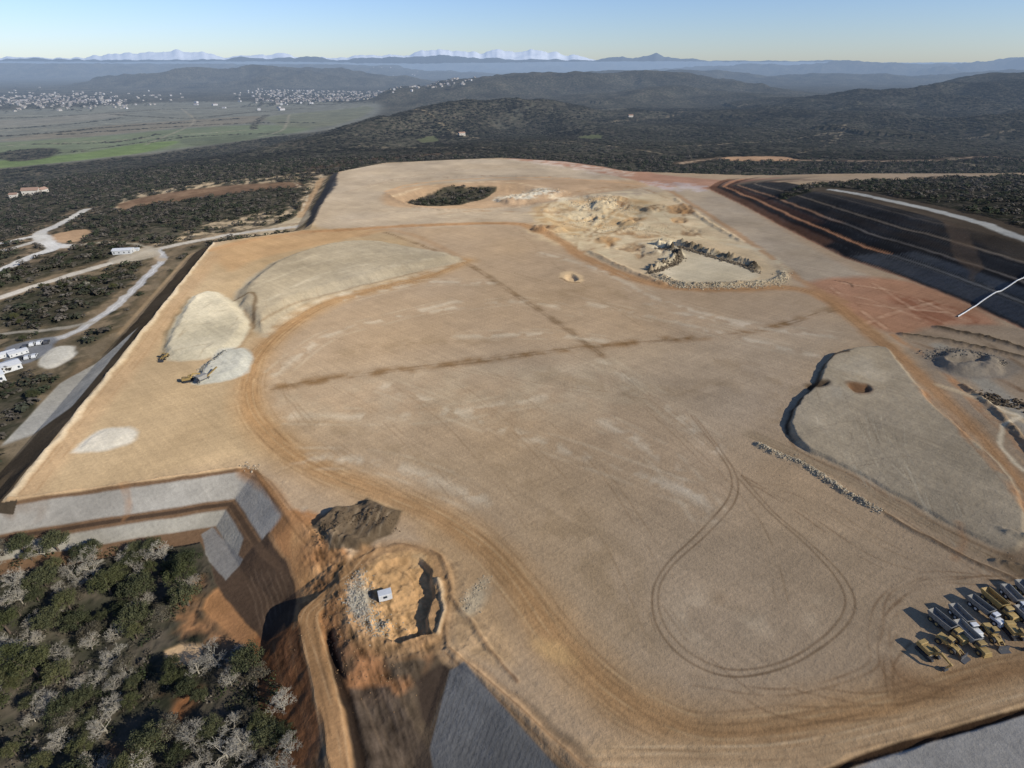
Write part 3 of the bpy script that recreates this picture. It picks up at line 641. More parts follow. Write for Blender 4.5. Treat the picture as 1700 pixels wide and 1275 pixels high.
def simple(name,rgb,rough=.7,metal=0,var=.25,scale=3,usehaze=False,spec=.3):
    m,nt=mat_new(name);N=nt.nodes
    tc=N.new('ShaderNodeTexCoord');n=noise(nt,tc.outputs['Object'],scale,5,.6)
    oi=N.new('ShaderNodeObjectInfo')
    f=mathn(nt,'MULTIPLY',mathn(nt,'MULTIPLY_ADD',n,var*2,1-var),mathn(nt,'MULTIPLY_ADD',oi.outputs['Random'],var,1-var/2))
    v=N.new('ShaderNodeVectorMath');v.operation='SCALE';v.inputs[0].default_value=rgb;nt.links.new(f,v.inputs['Scale'])
    b=N.new('ShaderNodeBsdfPrincipled');b.inputs['Roughness'].default_value=rough;b.inputs['Metallic'].default_value=metal;b.inputs['Specular IOR Level'].default_value=spec
    nt.links.new(v.outputs[0],b.inputs['Base Color'])
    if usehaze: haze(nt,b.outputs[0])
    else:
        o=N.new('ShaderNodeOutputMaterial');nt.links.new(b.outputs[0],o.inputs[0])
    return m
def attrmat(name):
    m,nt=mat_new(name);N=nt.nodes
    a=N.new('ShaderNodeAttribute');a.attribute_name='Col'
    g=N.new('ShaderNodeNewGeometry');n=noise(nt,g.outputs['Position'],1.3,2,.6)
    v=N.new('ShaderNodeVectorMath');v.operation='SCALE';nt.links.new(a.outputs['Color'],v.inputs[0]);nt.links.new(mathn(nt,'MULTIPLY_ADD',n,.8,.6),v.inputs['Scale'])
    b=N.new('ShaderNodeBsdfDiffuse')
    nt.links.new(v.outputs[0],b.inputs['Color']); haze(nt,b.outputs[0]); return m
M_leafstuff=attrmat("foliage_mass"); M_rock=attrmat("rubble_stone")
# ------------------------------------------------------------------ mesh builder
def mk(name,V,F,mat,attrs=None,smooth=False):
    k=F.shape[1]
    me=bpy.data.meshes.new(name);me.vertices.add(len(V));me.vertices.foreach_set('co',np.ascontiguousarray(V,dtype=np.float32).ravel())
    me.loops.add(F.size);me.loops.foreach_set('vertex_index',F.astype(np.int32).ravel())
    me.polygons.add(len(F));me.polygons.foreach_set('loop_start',np.arange(0,F.size,k,dtype=np.int32))
    me.polygons.foreach_set('loop_total',np.full(len(F),k,np.int32))
    me.polygons.foreach_set('use_smooth',np.full(len(F),smooth))
    me.update(calc_edges=True)
    for an,(ty,arr) in (attrs or {}).items():
        at=me.attributes.new(an,ty,'POINT')
        if ty=='FLOAT_COLOR': at.data.foreach_set('color',np.concatenate([arr,np.ones((len(arr),1))],1).astype(np.float32).ravel())
        else: at.data.foreach_set('value',arr.astype(np.float32).ravel())
    me.materials.append(mat)
    o=bpy.data.objects.new(name,me);COL.objects.link(o);return o
Vall=np.stack([X.ravel(),Y.ravel(),Z.ravel()],1); Call=CV.reshape(-1,3); Gall=VEG.ravel()
ii=(np.arange(NR-1)[:,None]*NC+np.arange(NC-1)[None,:]).ravel()
Fall=np.stack([ii,ii+1,ii+NC+1,ii+NC],1)
FR=REG[:-1,:-1].ravel()
REGS={0:("ground","structure","brown scrubby ground and valley floor around the works","ground"),
1:("construction_platform","structure","vast levelled tan earth platform crossed by tyre tracks","ground"),
2:("haul_road","structure","compacted orange dirt haul roads with wheel ruts","road"),
3:("embankment","structure","stepped earth embankment faced with grey stone and netting","embankment"),
4:("cut_slope","structure","dark terraced cut slope with rust-red benches","slope"),
6:("access_road","structure","pale asphalt and gravel access roads","road"),
7:("field","structure","flat green and fallow farm fields in the valley","field"),
8:("hill","structure","dark wooded rolling hills","hill"),
10:("spoil_heap","","long tan spoil heap with smooth graded flanks","heap"),
11:("sand_heap","","large pale sand heap on the tan platform","heap"),
12:("gravel_heap","","whitish gravel heap beside the yellow crusher","heap"),
13:("gravel_heap","","low spread of pale gravel near platform corner","heap"),
14:("spoil_heap","","broad tan raised fill terrace with dark edge","heap"),
15:("gravel_heap","","crater-shaped grey gravel heap beside the dirt road","heap"),
16:("spoil_heap","","dark brown earth mound beside the excavated pit","heap"),
17:("gravel_heap","","flat round pale gravel heap by the car park","heap")}
for rid,(nm,kind,lab,cat) in REGS.items():
    sel=Fall[FR==rid]
    if len(sel)==0: continue
    uq,inv=np.unique(sel.ravel(),return_inverse=True)
    o=mk(nm,Vall[uq],inv.reshape(-1,4),TM,{'Col':('FLOAT_COLOR',Call[uq]),'veg':('FLOAT',Gall[uq])},True)
    if kind: o["kind"]=kind
    o["label"]=lab;o["category"]=cat
print("terrain",NR,NC,time.time()-T0)
def zat(x,y):
    x=np.asarray(x,float);y=np.asarray(y,float)
    r=np.interp(y,ys,np.arange(NR));c=(x/(y+CA)+U)/(2*U)*(NC-1);c=np.clip(c,0,NC-1.001);r=np.clip(r,0,NR-1.001)
    r0=r.astype(int);c0=c.astype(int);fr=r-r0;fc=c-c0
    return (Z[r0,c0]*(1-fc)+Z[r0,c0+1]*fc)*(1-fr)+(Z[r0+1,c0]*(1-fc)+Z[r0+1,c0+1]*fc)*fr
# ------------------------------------------------------------------ mountains
M_mt,nt=mat_new("mountain_rock_and_snow");N=nt.nodes
a=N.new('ShaderNodeAttribute');a.attribute_name='Col';b=N.new('ShaderNodeBsdfPrincipled');b.inputs['Roughness'].default_value=.9
g=N.new('ShaderNodeNewGeometry');n=noise(nt,g.outputs['Position'],.002,6,.6);v=N.new('ShaderNodeVectorMath');v.operation='SCALE';nt.links.new(a.outputs['Color'],v.inputs[0]);nt.links.new(mathn(nt,'MULTIPLY_ADD',n,.5,.75),v.inputs['Scale'])
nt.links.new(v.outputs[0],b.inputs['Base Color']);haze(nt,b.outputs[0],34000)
def mountain(name,prof,Yd,depth,label,snow,zbase=-60):
    pr=np.array(prof,float);pxs=np.linspace(pr[0,0],pr[-1,0],900);pys=np.interp(pxs,pr[:,0],pr[:,1])
    W=np.array([PY(a,b,Yd) for a,b in zip(pxs,pys)])
    n=len(pxs);rows=26;V=[];
    jag=fbm(pxs/14,pxs*0+3,5,77)*(W[:,2]-H).clip(60)*.25
    top=W[:,2]+jag
    for j in range(rows):
        t=j/(rows-1)*2-1
        prof_=1-abs(t)**.8
        yy=Yd+t*depth
        sc=yy/Yd
        nz=fbm(W[:,0]/900,np.full(n,yy)/900,5,88)
        zz=zbase+(top-zbase)*prof_*(1+.35*nz*(1-prof_)*2)
        V.append(np.stack([W[:,0]*sc,np.full(n,yy)+nz*300*(1-prof_),zz],1))
    V=np.concatenate(V);i=(np.arange(rows-1)[:,None]*n+np.arange(n-1)[None,:]).ravel();F=np.stack([i,i+1,i+n+1,i+n],1)
    base=np.tile(np.array([.05,.06,.06]),(len(V),1))
    sn=fbm(V[:,0]/700,V[:,1]/700+V[:,2]/200,4,91)
    if snow is not None:
        k=np.clip((V[:,2]-snow+sn*260)/80,0,1)[:,None];base=base*(1-k)+np.array([.95,.95,.95])*k
    o=mk(name,V,F,M_mt,{'Col':('FLOAT_COLOR',base)},True);o["kind"]="structure";o["label"]=label;o["category"]="mountain"
mountain("mountain",[(-300,98),(0,97),(60,95),(100,96),(150,98),(350,98),(400,94),(450,96),(520,93),(560,98),(640,95),(700,92),(740,90),(790,94),(860,97),(930,98),(985,99),(1025,91),(1050,96),(1088,87),(1120,95),(1200,100),(1380,99),(1500,105),(2000,106)],26000,3500,"hazy blue mountain range on the horizon",None)
mountain("snowy_mountain",[(-300,95),(0,93),(50,94),(130,95),(180,88),(240,85),(300,82),(340,87),(380,94),(430,89),(470,87),(500,95),(680,90),(700,81),(750,82),(800,84),(840,80),(900,82),(950,90),(1000,100),(2000,108)],42000,4000,"distant snow-capped alpine peaks under haze",60)
# ------------------------------------------------------------------ vegetation mass
def cluster(name,x,y,R,Hh,Kq,q,cols,label,cat,seedn=1,base=.25,con=1.0):
    r=np.random.default_rng(seedn);n=len(x);z=zat(x,y)
    th=r.uniform(0,2*np.pi,(n,Kq));ph=np.arccos(r.uniform(-.5,1,(n,Kq)));rr=r.uniform(.45,1,(n,Kq))**.6
    lob=1+.3*np.sin(th*3+r.uniform(0,6,(n,1)))
    nx=np.sin(ph)*np.cos(th);ny=np.sin(ph)*np.sin(th);nz=np.cos(ph)
    cx=x[:,None]+R[:,None]*rr*lob*nx;cy=y[:,None]+R[:,None]*rr*lob*ny;cz=z[:,None]+Hh[:,None]*(base+.5+.5*rr*nz*.9)-.3
    nv=np.stack([nx*con,ny*con,nz+.25+2*(1-con)],-1)+r.normal(0,.35*con,(n,Kq,3));nv/=np.linalg.norm(nv,axis=-1,keepdims=True)
    rv=r.normal(0,1,(n,Kq,3));t1=np.cross(nv,rv);t1/=np.linalg.norm(t1,axis=-1,keepdims=True);t2=np.cross(nv,t1)
    s=(q*R[:,None]*r.uniform(.6,1.3,(n,Kq)))[...,None]
    c=np.stack([cx,cy,cz],-1);V=np.stack([c+t1*s,c+t2*s*.8,c-t1*s*.9,c-t2*s],2).reshape(-1,3)
    F=np.arange(n*Kq*4).reshape(-1,4)
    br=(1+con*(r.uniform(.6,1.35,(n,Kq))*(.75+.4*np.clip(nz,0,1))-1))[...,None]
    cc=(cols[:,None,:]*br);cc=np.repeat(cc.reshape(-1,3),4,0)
    o=mk(name,V,F,M_leafstuff,{'Col':('FLOAT_COLOR',cc)},False);o["kind"]="stuff";o["label"]=label;o["category"]=cat;return o
dy=np.gradient(ys)[:,None];AREA=dy*(2*U/(NC-1))*(Y+CA)
def samp(maskw,n,seed):
    r=np.random.default_rng(seed);w=(AREA*maskw).ravel();tot=w.sum()
    cs=np.cumsum(w);k=np.searchsorted(cs,r.uniform(0,tot,n));k=np.clip(k,0,w.size-1)
    jj=k//NC;cc=k%NC
    y=ys[jj]+r.uniform(-.5,.5,n)*dy[jj,0];x=(us[cc]+r.uniform(-.5,.5,n)*(2*U/(NC-1)))*(y+CA);return x,y,tot
PAL0=np.array([[.048,.058,.026],[.058,.061,.032],[.042,.046,.026],[.115,.098,.072],[.145,.124,.094],[.092,.078,.055]])
def cols(n,seed,w=(.20,.18,.14,.17,.11,.20),PAL=PAL0):
    r=np.random.default_rng(seed);return PAL[r.choice(6,n,p=w)]*r.uniform(.8,1.15,(n,1))
clump=np.clip(.8+fbm(X/30,Y/30,3,61)*1.2,0,1)
BLm=(Y<136)&(X<0)
mk1=(VEG>.5)*clump*(Y<800)*(~BLm)*(np.abs(X/(Y+CA))<1.12)
x,y,tot=samp(mk1,1,5);n=int(min(19000,tot/15));x,y,_=samp(mk1,n,6);print("near veg",n,tot)
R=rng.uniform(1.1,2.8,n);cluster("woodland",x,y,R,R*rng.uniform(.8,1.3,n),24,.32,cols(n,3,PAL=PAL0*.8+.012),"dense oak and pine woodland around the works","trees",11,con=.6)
gap=np.clip(.65+fbm(X/90,Y/90,4,64)*1.5,.15,1)
mk2=(VEG>.5)*gap*(Y>=780)*(Y<1900)*(np.abs(X/(Y+CA))<1.08)
x,y,tot=samp(mk2,1,5);n=int(min(44000,tot/32));x,y,_=samp(mk2,n,8);print("far veg",n,tot)
PALF=PAL0*.35+np.array([.062,.057,.043])*.55
cf=cols(n,4,PAL=PALF)*(1+1.0*fbm(x/130,y/130,4,66))[:,None].clip(.5,1.6)
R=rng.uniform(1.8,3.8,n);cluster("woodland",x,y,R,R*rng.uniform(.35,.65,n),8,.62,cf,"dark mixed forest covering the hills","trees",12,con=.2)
print("veg",time.time()-T0)
# ------------------------------------------------------------------ individual trees
def tube(bm,p,q,r0,r1,n=5):
    p=Vector(p);q=Vector(q);d=(q-p).normalized();a=d.orthogonal().normalized();b=d.cross(a)
    A=[bm.verts.new(p+(a*math.cos(t)+b*math.sin(t))*r0) for t in [2*math.pi*i/n for i in range(n)]]
    B=[bm.verts.new(q+(a*math.cos(t)+b*math.sin(t))*r1) for t in [2*math.pi*i/n for i in range(n)]]
    for i in range(n): bm.faces.new((A[i],A[(i+1)%n],B[(i+1)%n],B[i]))
def bm_mesh(bm,name,mats):
    me=bpy.data.meshes.new(name);bm.normal_update();bm.to_mesh(me);bm.free()
    for m in (mats if isinstance(mats,list) else [mats]): me.materials.append(m)
    return me
M_bark=simple("oak_bark",(.10,.075,.055),.9);M_twig=simple("bare_grey_twigs",(.33,.295,.225),.9,0,.35,1.0,spec=.1)
def leafmat(name,c1,c2):
    m,nt=mat_new(name);N=nt.nodes;tc=N.new('ShaderNodeTexCoord');n=noise(nt,tc.outputs['Object'],.9,4,.7);oi=N.new('ShaderNodeObjectInfo')
    f=mathn(nt,'ADD',mathn(nt,'MULTIPLY',n,.7),mathn(nt,'MULTIPLY',oi.outputs['Random'],.45));r=N.new('ShaderNodeValToRGB');nt.links.new(f,r.inputs[0])
    r.color_ramp.elements[0].position=.25;r.color_ramp.elements[0].color=(*c1,1);r.color_ramp.elements[1].position=.85;r.color_ramp.elements[1].color=(*c2,1)
    b=N.new('ShaderNodeBsdfPrincipled');b.inputs['Roughness'].default_value=.8;b.inputs['Specular IOR Level'].default_value=.12;nt.links.new(r.outputs[0],b.inputs['Base Color'])
    tr=N.new('ShaderNodeBsdfTranslucent');nt.links.new(r.outputs[0],tr.inputs['Color']);mxs=N.new('ShaderNodeMixShader');mxs.inputs[0].default_value=.25
    nt.links.new(b.outputs[0],mxs.inputs[1]);nt.links.new(tr.outputs[0],mxs.inputs[2])
    o=N.new('ShaderNodeOutputMaterial');nt.links.new(mxs.outputs[0],o.inputs[0]);return m
M_leaf=leafmat("holm_oak_leaves",(.034,.042,.019),(.115,.115,.054));M_leaf2=leafmat("pine_needles",(.05,.058,.022),(.145,.14,.06));M_dry=leafmat("dry_oak_leaves",(.085,.072,.045),(.20,.175,.12))
def evergreen(seed,h=6,R=3,mat=None,nl=3800):
    r=random.Random(seed);bm=bmesh.new();tube(bm,(0,0,-.5),(.1,.1,h*.4),.22,.16,7)
    for i in range(7):
        a=i*.9+r.random();e=(math.cos(a)*R*.6,math.sin(a)*R*.6,h*(.55+.3*r.random()));tube(bm,(.1,.1,h*.33),e,.11,.03,4)
    tr=bm_mesh(bm,"tree_trunk",M_bark)
    g=np.random.default_rng(seed);nc=44
    d=g.normal(0,1,(nc,3));d/=np.linalg.norm(d,axis=1,keepdims=True);d[:,2]=np.abs(d[:,2])*1.0-.25
    c=d*np.array([R*.82,R*.82,h*.34])*g.uniform(.35,1.15,(nc,1))+np.array([0,0,h*.56])
    k=g.integers(0,nc,nl);o=g.normal(0,1,(nl,3));o/=np.linalg.norm(o,axis=1,keepdims=True)
    ctr=c[k]+o*g.uniform(.35,1.0,(nl,1))*R*.27
    nv=o+g.normal(0,.6,(nl,3))+np.array([0,0,.3]);nv/=np.linalg.norm(nv,axis=1,keepdims=True);t1=np.cross(nv,g.normal(0,1,(nl,3)));t1/=np.linalg.norm(t1,axis=1,keepdims=True);t2=np.cross(nv,t1)
    s=g.uniform(.05,.12,(nl,1))*R/3*1.15
    V=np.stack([ctr+t1*s,ctr+t2*s,ctr-t1*s,ctr-t2*s],1).reshape(-1,3)
    ob=mk("tree_crown",V,np.arange(nl*4).reshape(-1,4),mat);me=ob.data;bpy.data.objects.remove(ob);return tr,me
def bare(seed,h=6.5):
    r=random.Random(seed);bm=bmesh.new();bt=bmesh.new()
    def grow(p,d,l,rad,lev):
        q=p+d*l
        tube(bm if lev<2 else bt,p,q,rad,rad*.65,5 if lev<2 else 3)
        if lev>=6 or (lev==5 and r.random()<.35): return
        for k in range(3 if lev in (1,2,3,4) else (5 if lev==0 else 2)):
            a=Vector((r.gauss(0,1),r.gauss(0,1),r.gauss(.25,.6))).normalized()
            nd=(d*.7+a*.8).normalized();grow(p+d*l*(r.uniform(.5,1)),nd,l*r.uniform(.62,.82),max(rad*.55,.014),lev+1)
    grow(Vector((0,0,-.4)),Vector((0,0,1)),h*.28,.14,0)
    return bm_mesh(bm,"tree_trunk",M_twig),bm_mesh(bt,"tree_crown",M_twig)
TE=[evergreen(s,5.5,3.2,M_leaf) for s in (1,2,3)]+[evergreen(s,7.2,2.9,M_leaf2) for s in (4,5)]+[evergreen(6,5.2,2.8,M_dry,2600)]
TB=[bare(s) for s in (11,12,13,14)]
def put_tree(kind,x,y,s,group,label):
    tr,cr=kind;z=float(zat(x,y))
    e=bpy.data.objects.new("oak_tree",None);COL.objects.link(e);e.location=(x,y,z);e.scale=(s*random.uniform(.85,1.15),s,s*random.uniform(.8,1.1));e.rotation_euler=(0,0,random.uniform(0,6.28))
    e["label"]=label;e["category"]="tree";e["group"]=group;e.empty_display_size=.5
    for nm,me in (("trunk",tr),("crown",cr)):
        o=bpy.data.objects.new(nm,me);COL.objects.link(o);o.parent=e
FOR=[(-160,940),(0,932),(120,925),(300,922),(345,960),(320,1010),(265,1060),(255,1110),(330,1110),(400,1090),(450,1120),(490,1200),(510,1300),(500,1380),(-400,1420)]
fw=wpts(FOR,-10)
CLR=[wpts(q,-10) for q in ([(190,1190),(300,1150),(330,1170),(250,1240),(180,1260)],[(130,1000),(180,990),(190,1020),(140,1030)])]
def inpoly(x,y,w):
    c=False;n=len(w)
    for i in range(n):
        a=w[i];b=w[(i+1)%n]
        if (a[1]>y)!=(b[1]>y) and x<(b[0]-a[0])*(y-a[1])/(b[1]-a[1])+a[0]: c=not c
    return c
placed=[]
xs=[p[0] for p in fw];yy=[p[1] for p in fw];tries=0
while len(placed)<240 and tries<60000:
    tries+=1;x=random.uniform(min(xs),max(xs));y=random.uniform(max(38,min(yy)),max(yy))
    if not inpoly(x,y,fw) or x/(y+CA)<-1.08 or any(inpoly(x,y,c) for c in CLR): continue
    if any((x-a)**2+(y-b)**2<2.35**2 for a,b in placed): continue
    placed.append((x,y))
for i,(x,y) in enumerate(placed):
    q=random.random()
    if q<.46: 
        k=random.randrange(5);put_tree(TE[k],x,y,random.choice((random.uniform(.5,.8),random.uniform(.8,1.3))),"trees below the embankment","dark green evergreen oak in dense woodland" if k<3 else "yellow-green pine among bare oaks")
    elif q<.56: put_tree(TE[5],x,y,random.uniform(.6,1.0),"trees below the embankment","oak with dry brown winter leaves")
    else: put_tree(TB[random.randrange(4)],x,y,random.uniform(.8,1.4),"trees below the embankment","leafless pale grey oak among evergreens")
r=np.random.default_rng(5);ux=[];uy=[]
while len(ux)<1100:
    x=random.uniform(min(xs),max(xs));y=random.uniform(38,max(yy))
    if inpoly(x,y,fw) and not any(inpoly(x,y,c) for c in CLR): ux.append(x);uy.append(y)
n=len(ux);R=r.uniform(.5,1.4,n);cluster("undergrowth",np.array(ux),np.array(uy),R,R*1.1,30,.16,cols(n,9,(.2,.2,.1,.2,.12,.18)),"low scrub and bushes under the trees","bushes",31,base=0)
mk3=(VEG>.5)*(X<-90)*(Y<330)*(Y>136)*(X/(Y+CA)>-1.05)
x,y,_=samp(mk3,60,77)
for a,b in zip(x,y): put_tree(TE[random.randrange(6)] if random.random()<.7 else TB[random.randrange(4)],float(a),float(b),random.uniform(.5,.8),"trees beside the access road","small oak beside the access road")
# ------------------------------------------------------------------ rocks
ico=bmesh.new();bmesh.ops.create_icosphere(ico,subdivisions=1,radius=1);IV=np.array([v.co[:] for v in ico.verts]);IF=np.array([[v.index for v in f.verts] for f in ico.faces]);ico.free()
def rubble(name,pts,z,spread,n,s0,s1,col,label,seed):
    r=np.random.default_rng(seed);w=np.array(wpts(smooth(pts),z));L=np.r_[0,np.cumsum(np.hypot(*np.diff(w,axis=0).T))]
    t=r.uniform(0,L[-1],n);x=np.interp(t,L,w[:,0])+r.normal(0,spread,n);y=np.interp(t,L,w[:,1])+r.normal(0,spread,n);s=s0+(s1-s0)*r.uniform(0,1,n)**2
    V=IV[None]*(1+r.uniform(-.3,.3,(n,len(IV),1)))*s[:,None,None]*r.uniform(.6,1.2,(n,1,3))
    V=V+np.stack([x,y,zat(x,y)+s*.15],1)[:,None,:]
    F=(IF[None]+np.arange(n)[:,None,None]*len(IV)).reshape(-1,3)
    cc=np.repeat(C(*col)[None]*r.uniform(.65,1.1,(n,1)),len(IV),0)
    o=mk(name,V.reshape(-1,3),F,M_rock,{'Col':('FLOAT_COLOR',cc)});o["kind"]="stuff";o["label"]=label;o["category"]="rocks"
rubble("boulder_row",BRW,0,.75,1500,.07,.32,(172,156,128),"low rough row of pale boulders along the track",1)
rubble("rock_wall",[(1092,406),(1122,418),(1128,428),(1102,440),(1080,448)],2,1.2,900,.2,.7,(112,98,78),"dark piled rock wall of an open enclosure",2)
rubble("rock_wall",[(1128,404),(1180,420),(1230,434),(1258,446)],2,1.2,1100,.2,.7,(116,102,82),"dark piled rock wall of an open enclosure",3)
rubble("rock_wall",PR,1,2.2,2200,.1,.5,(176,159,129),"pale rubble ridge around the enclosure",4)
rubble("rubble",[(600,960),(592,990),(600,1020),(640,1048)],-1,1.4,1500,.05,.24,(166,154,132),"loose grey stones on the pit slope",5)
rubble("rubble",[(955,340),(1000,330),(1040,345)],0,6,400,.2,.6,(184,168,139),"scattered pale stones on the platform",6)
rubble("rubble",[(840,330),(880,322),(930,326)],-3,6,400,.2,.5,(184,170,144),"scattered pale stones in the hollow",7)
rubble("rubble",[(960,360),(1040,380),(1120,380)],0,9,600,.1,.4,(180,160,126),"loose stones over the quarry cuts",15)
rubble("rubble",[(318,634),(340,612),(372,586)],0,1.2,260,.1,.4,(150,140,118),"stones at the foot of gravel heap",8)
rubble("rubble",[(1540,590),(1600,582),(1665,600)],1,2.5,450,.15,.5,(130,118,100),"stones on the grey gravel crater",9)
rubble("rubble",[(400,772),(428,776)],0,.7,60,.12,.35,(170,150,122),"stones at the platform corner",10)
rubble("rubble",[(772,1010),(795,972),(808,965)],0,.9,240,.05,.2,(178,160,130),"pale stones beside the haul road",11)
rubble("rubble",[(1640,655),(1665,668),(1720,676)],0,2,260,.2,.7,(96,82,64),"dark debris pile beside the yard",12)
rubble("rubble",[(540,1010),(560,1060),(600,1100),(660,1120)],-3,3,500,.04,.18,(150,118,84),"loose stones on the earth bank",13)
rubble("rubble",[(530,890),(570,865),(620,860),(650,870)],1,1.6,500,.06,.26,(104,86,64),"dark clods on the earth mound",16)
rubble("rubble",[(1300,700),(1380,760),(1500,830),(1640,910)],0,9,500,.04,.14,(170,150,120),"scattered stones along the dirt track",14)
# ------------------------------------------------------------------ parts helpers
def box(bm,x0,x1,y0,y1,z0,z1,taper=0,mi=0,bev=.04):
    v=[bm.verts.new(p) for p in ((x0,y0,z0),(x1,y0,z0),(x1,y1,z0),(x0,y1,z0),(x0+taper,y0+taper,z1),(x1-taper,y0+taper,z1),(x1-taper,y1-taper,z1),(x0+taper,y1-taper,z1))]
    fs=[bm.faces.new([v[i] for i in q]) for q in ((3,2,1,0),(4,5,6,7),(0,1,5,4),(1,2,6,5),(2,3,7,6),(3,0,4,7))]
    for f_ in fs:f_.material_index=mi
    if bev:
        es=list({e for f_ in fs for e in f_.edges});bmesh.ops.bevel(bm,geom=es,offset=bev,segments=1,affect='EDGES')
def prism(bm,prof,y0,y1):
    A=[bm.verts.new((p[0],y0,p[1])) for p in prof];B=[bm.verts.new((p[0],y1,p[1])) for p in prof];n=len(prof)
    bm.faces.new(A);bm.faces.new(B[::-1])
    for i in range(n): bm.faces.new((A[i],B[i],B[(i+1)%n],A[(i+1)%n]))
    bmesh.ops.recalc_face_normals(bm,faces=bm.faces)
def cyl(bm,x,y0,y1,z,r,n=16):
    prism(bm,[(x+r*math.cos(2*math.pi*i/n),z+r*math.sin(2*math.pi*i/n)) for i in range(n)],y0,y1)
M_yel=simple("yellow_machine_paint",(.33,.225,.08),.7,0,.5,2);M_gry=simple("worn_steel_bed",(.25,.235,.20),.8,0,.4,1.5,spec=.1);M_blk=simple("black_rubber",(.03,.03,.03),.8);M_gls=simple("dark_window_glass",(.03,.04,.05),.15,0,.1)
M_wht=simple("white_paint",(.56,.56,.53),.6,0,.2,1);M_roof=simple("clay_roof_tiles",(.32,.21,.15),.85,0,.3,2);M_wallc=simple("rendered_wall",(.50,.46,.39),.85,0,.15,1);M_stl=simple("dark_steel",(.08,.08,.08),.6,.3)
def build(top,parts,loc,rot,label,cat,group=None,scale=1):
    e=bpy.data.objects.new(top,None);COL.objects.link(e);e.location=loc;e.rotation_euler=(0,0,rot);e.scale=(scale,)*3;e["label"]=label;e["category"]=cat
    if group:e["group"]=group
    for p in parts:
        nm,me=p[0],p[1];o=bpy.data.objects.new(nm,me);COL.objects.link(o);o.parent=e
        for q in (p[2] if len(p)>2 else []):
            c=bpy.data.objects.new(q[0],q[1]);COL.objects.link(c);c.parent=o
    return e
def part(fn,name,mat):
    bm=bmesh.new();fn(bm);return bm_mesh(bm,name,mat)
def dump_truck(mc,mb):
    ch=part(lambda b:(box(b,-4.6,1.6,-.55,.55,.9,1.4),box(b,1.2,4.6,-.7,.7,.8,1.3)),"chassis",M_stl)
    cab=part(lambda b:(box(b,3.3,5.3,-1.25,1.25,1.1,2.2,.12,bev=.1),box(b,1.9,3.4,-1.15,1.15,1.3,3.3,.1,bev=.08),box(b,4.7,5.5,-1.35,1.35,.7,1.2)),"cab",mc)
    win=part(lambda b:(box(b,2.1,3.2,-1.17,1.17,2.35,3.05,.03,bev=0),box(b,2.05,3.42,-.95,.95,2.35,3.05,.04,bev=0)),"window",M_gls)
    def bed(b):
        prism(b,[(-5.3,2.6),(-4.2,1.5),(1.3,1.45),(1.7,3.3),(1.5,3.3),(1.1,1.65),(-4.1,1.7),(-5.2,2.8)],-1.35,1.35)
        for s in (-1,1):
            y0,y1=(1.3,1.48) if s>0 else (-1.48,-1.3)
            prism(b,[(-5.3,2.6),(-4.2,1.5),(1.3,1.45),(1.7,3.3),(-1,3.1),(-5.0,3.0)],y0,y1)
        for k in range(5): 
            for s in(-1,1): box(b,-4+k*1.25,-3.8+k*1.25,s*1.5-.06,s*1.5+.06,1.6,3.0,bev=0)
    bd=part(bed,"dump_bed",mb)
    P_=[("chassis",ch),("cab",cab,[("window",win)]),("dump_bed",bd)]
    for x in (-3.6,-1.8,3.9):
        for s in (-1,1):
            P_.append(("wheel",part(lambda b:(cyl(b,x,s*1.2-.3,s*1.2+.3,.85,.85)),"wheel",M_blk),[("rim",part(lambda b:cyl(b,x,s*1.22-.31,s*1.22+.31,.85,.4,12),"rim",mc))]))
    return P_
def excavator():
    P_=[]
    for s in(-1,1):
        P_.append(("track",part(lambda b:(prism(b,[(-2.1,.1),(-1.8,0),(1.8,0),(2.1,.1),(2.4,.5),(2.1,.95),(-2.1,.95),(-2.4,.5)],s*1.2-.35,s*1.2+.35)),"track",M_blk)))
    P_.append(("undercarriage",part(lambda b:(box(b,-1.2,1.2,-.9,.9,.4,1.1)),"undercarriage",M_stl)))
    P_.append(("engine_housing",part(lambda b:(box(b,-2.5,1.2,-1.3,.3,1.15,2.2,.05),box(b,-2.7,-1.3,-1.35,1.35,1.15,2.4,.1,bev=.1),box(b,-1.3,.2,.3,1.3,1.15,1.9)),"engine_housing",M_yel)))
    P_.append(("cab",part(lambda b:box(b,.1,1.7,.35,1.3,1.15,2.95,.06),"cab",M_yel),[("window",part(lambda b:(box(b,.3,1.72,.45,1.2,1.75,2.75,.02,bev=0),box(b,.25,1.5,.38,1.32,1.8,2.75,.02,bev=0)),"window",M_gls))]))
    P_.append(("boom",part(lambda b:prism(b,[(.6,1.5),(2.6,4.0),(5.6,3.2),(5.6,2.8),(2.8,3.3),(1.2,1.4)],-.35,.05),"boom",M_yel)))
    P_.append(("stick",part(lambda b:prism(b,[(5.3,3.4),(5.8,3.2),(4.9,.7),(4.6,.8)],-.3,0),"stick",M_yel)))
    P_.append(("bucket",part(lambda b:prism(b,[(4.4,.9),(5.1,.9),(5.2,.3),(4.6,.02),(4.0,.2),(4.3,.4)],-.8,.5),"bucket",M_stl)))
    return P_
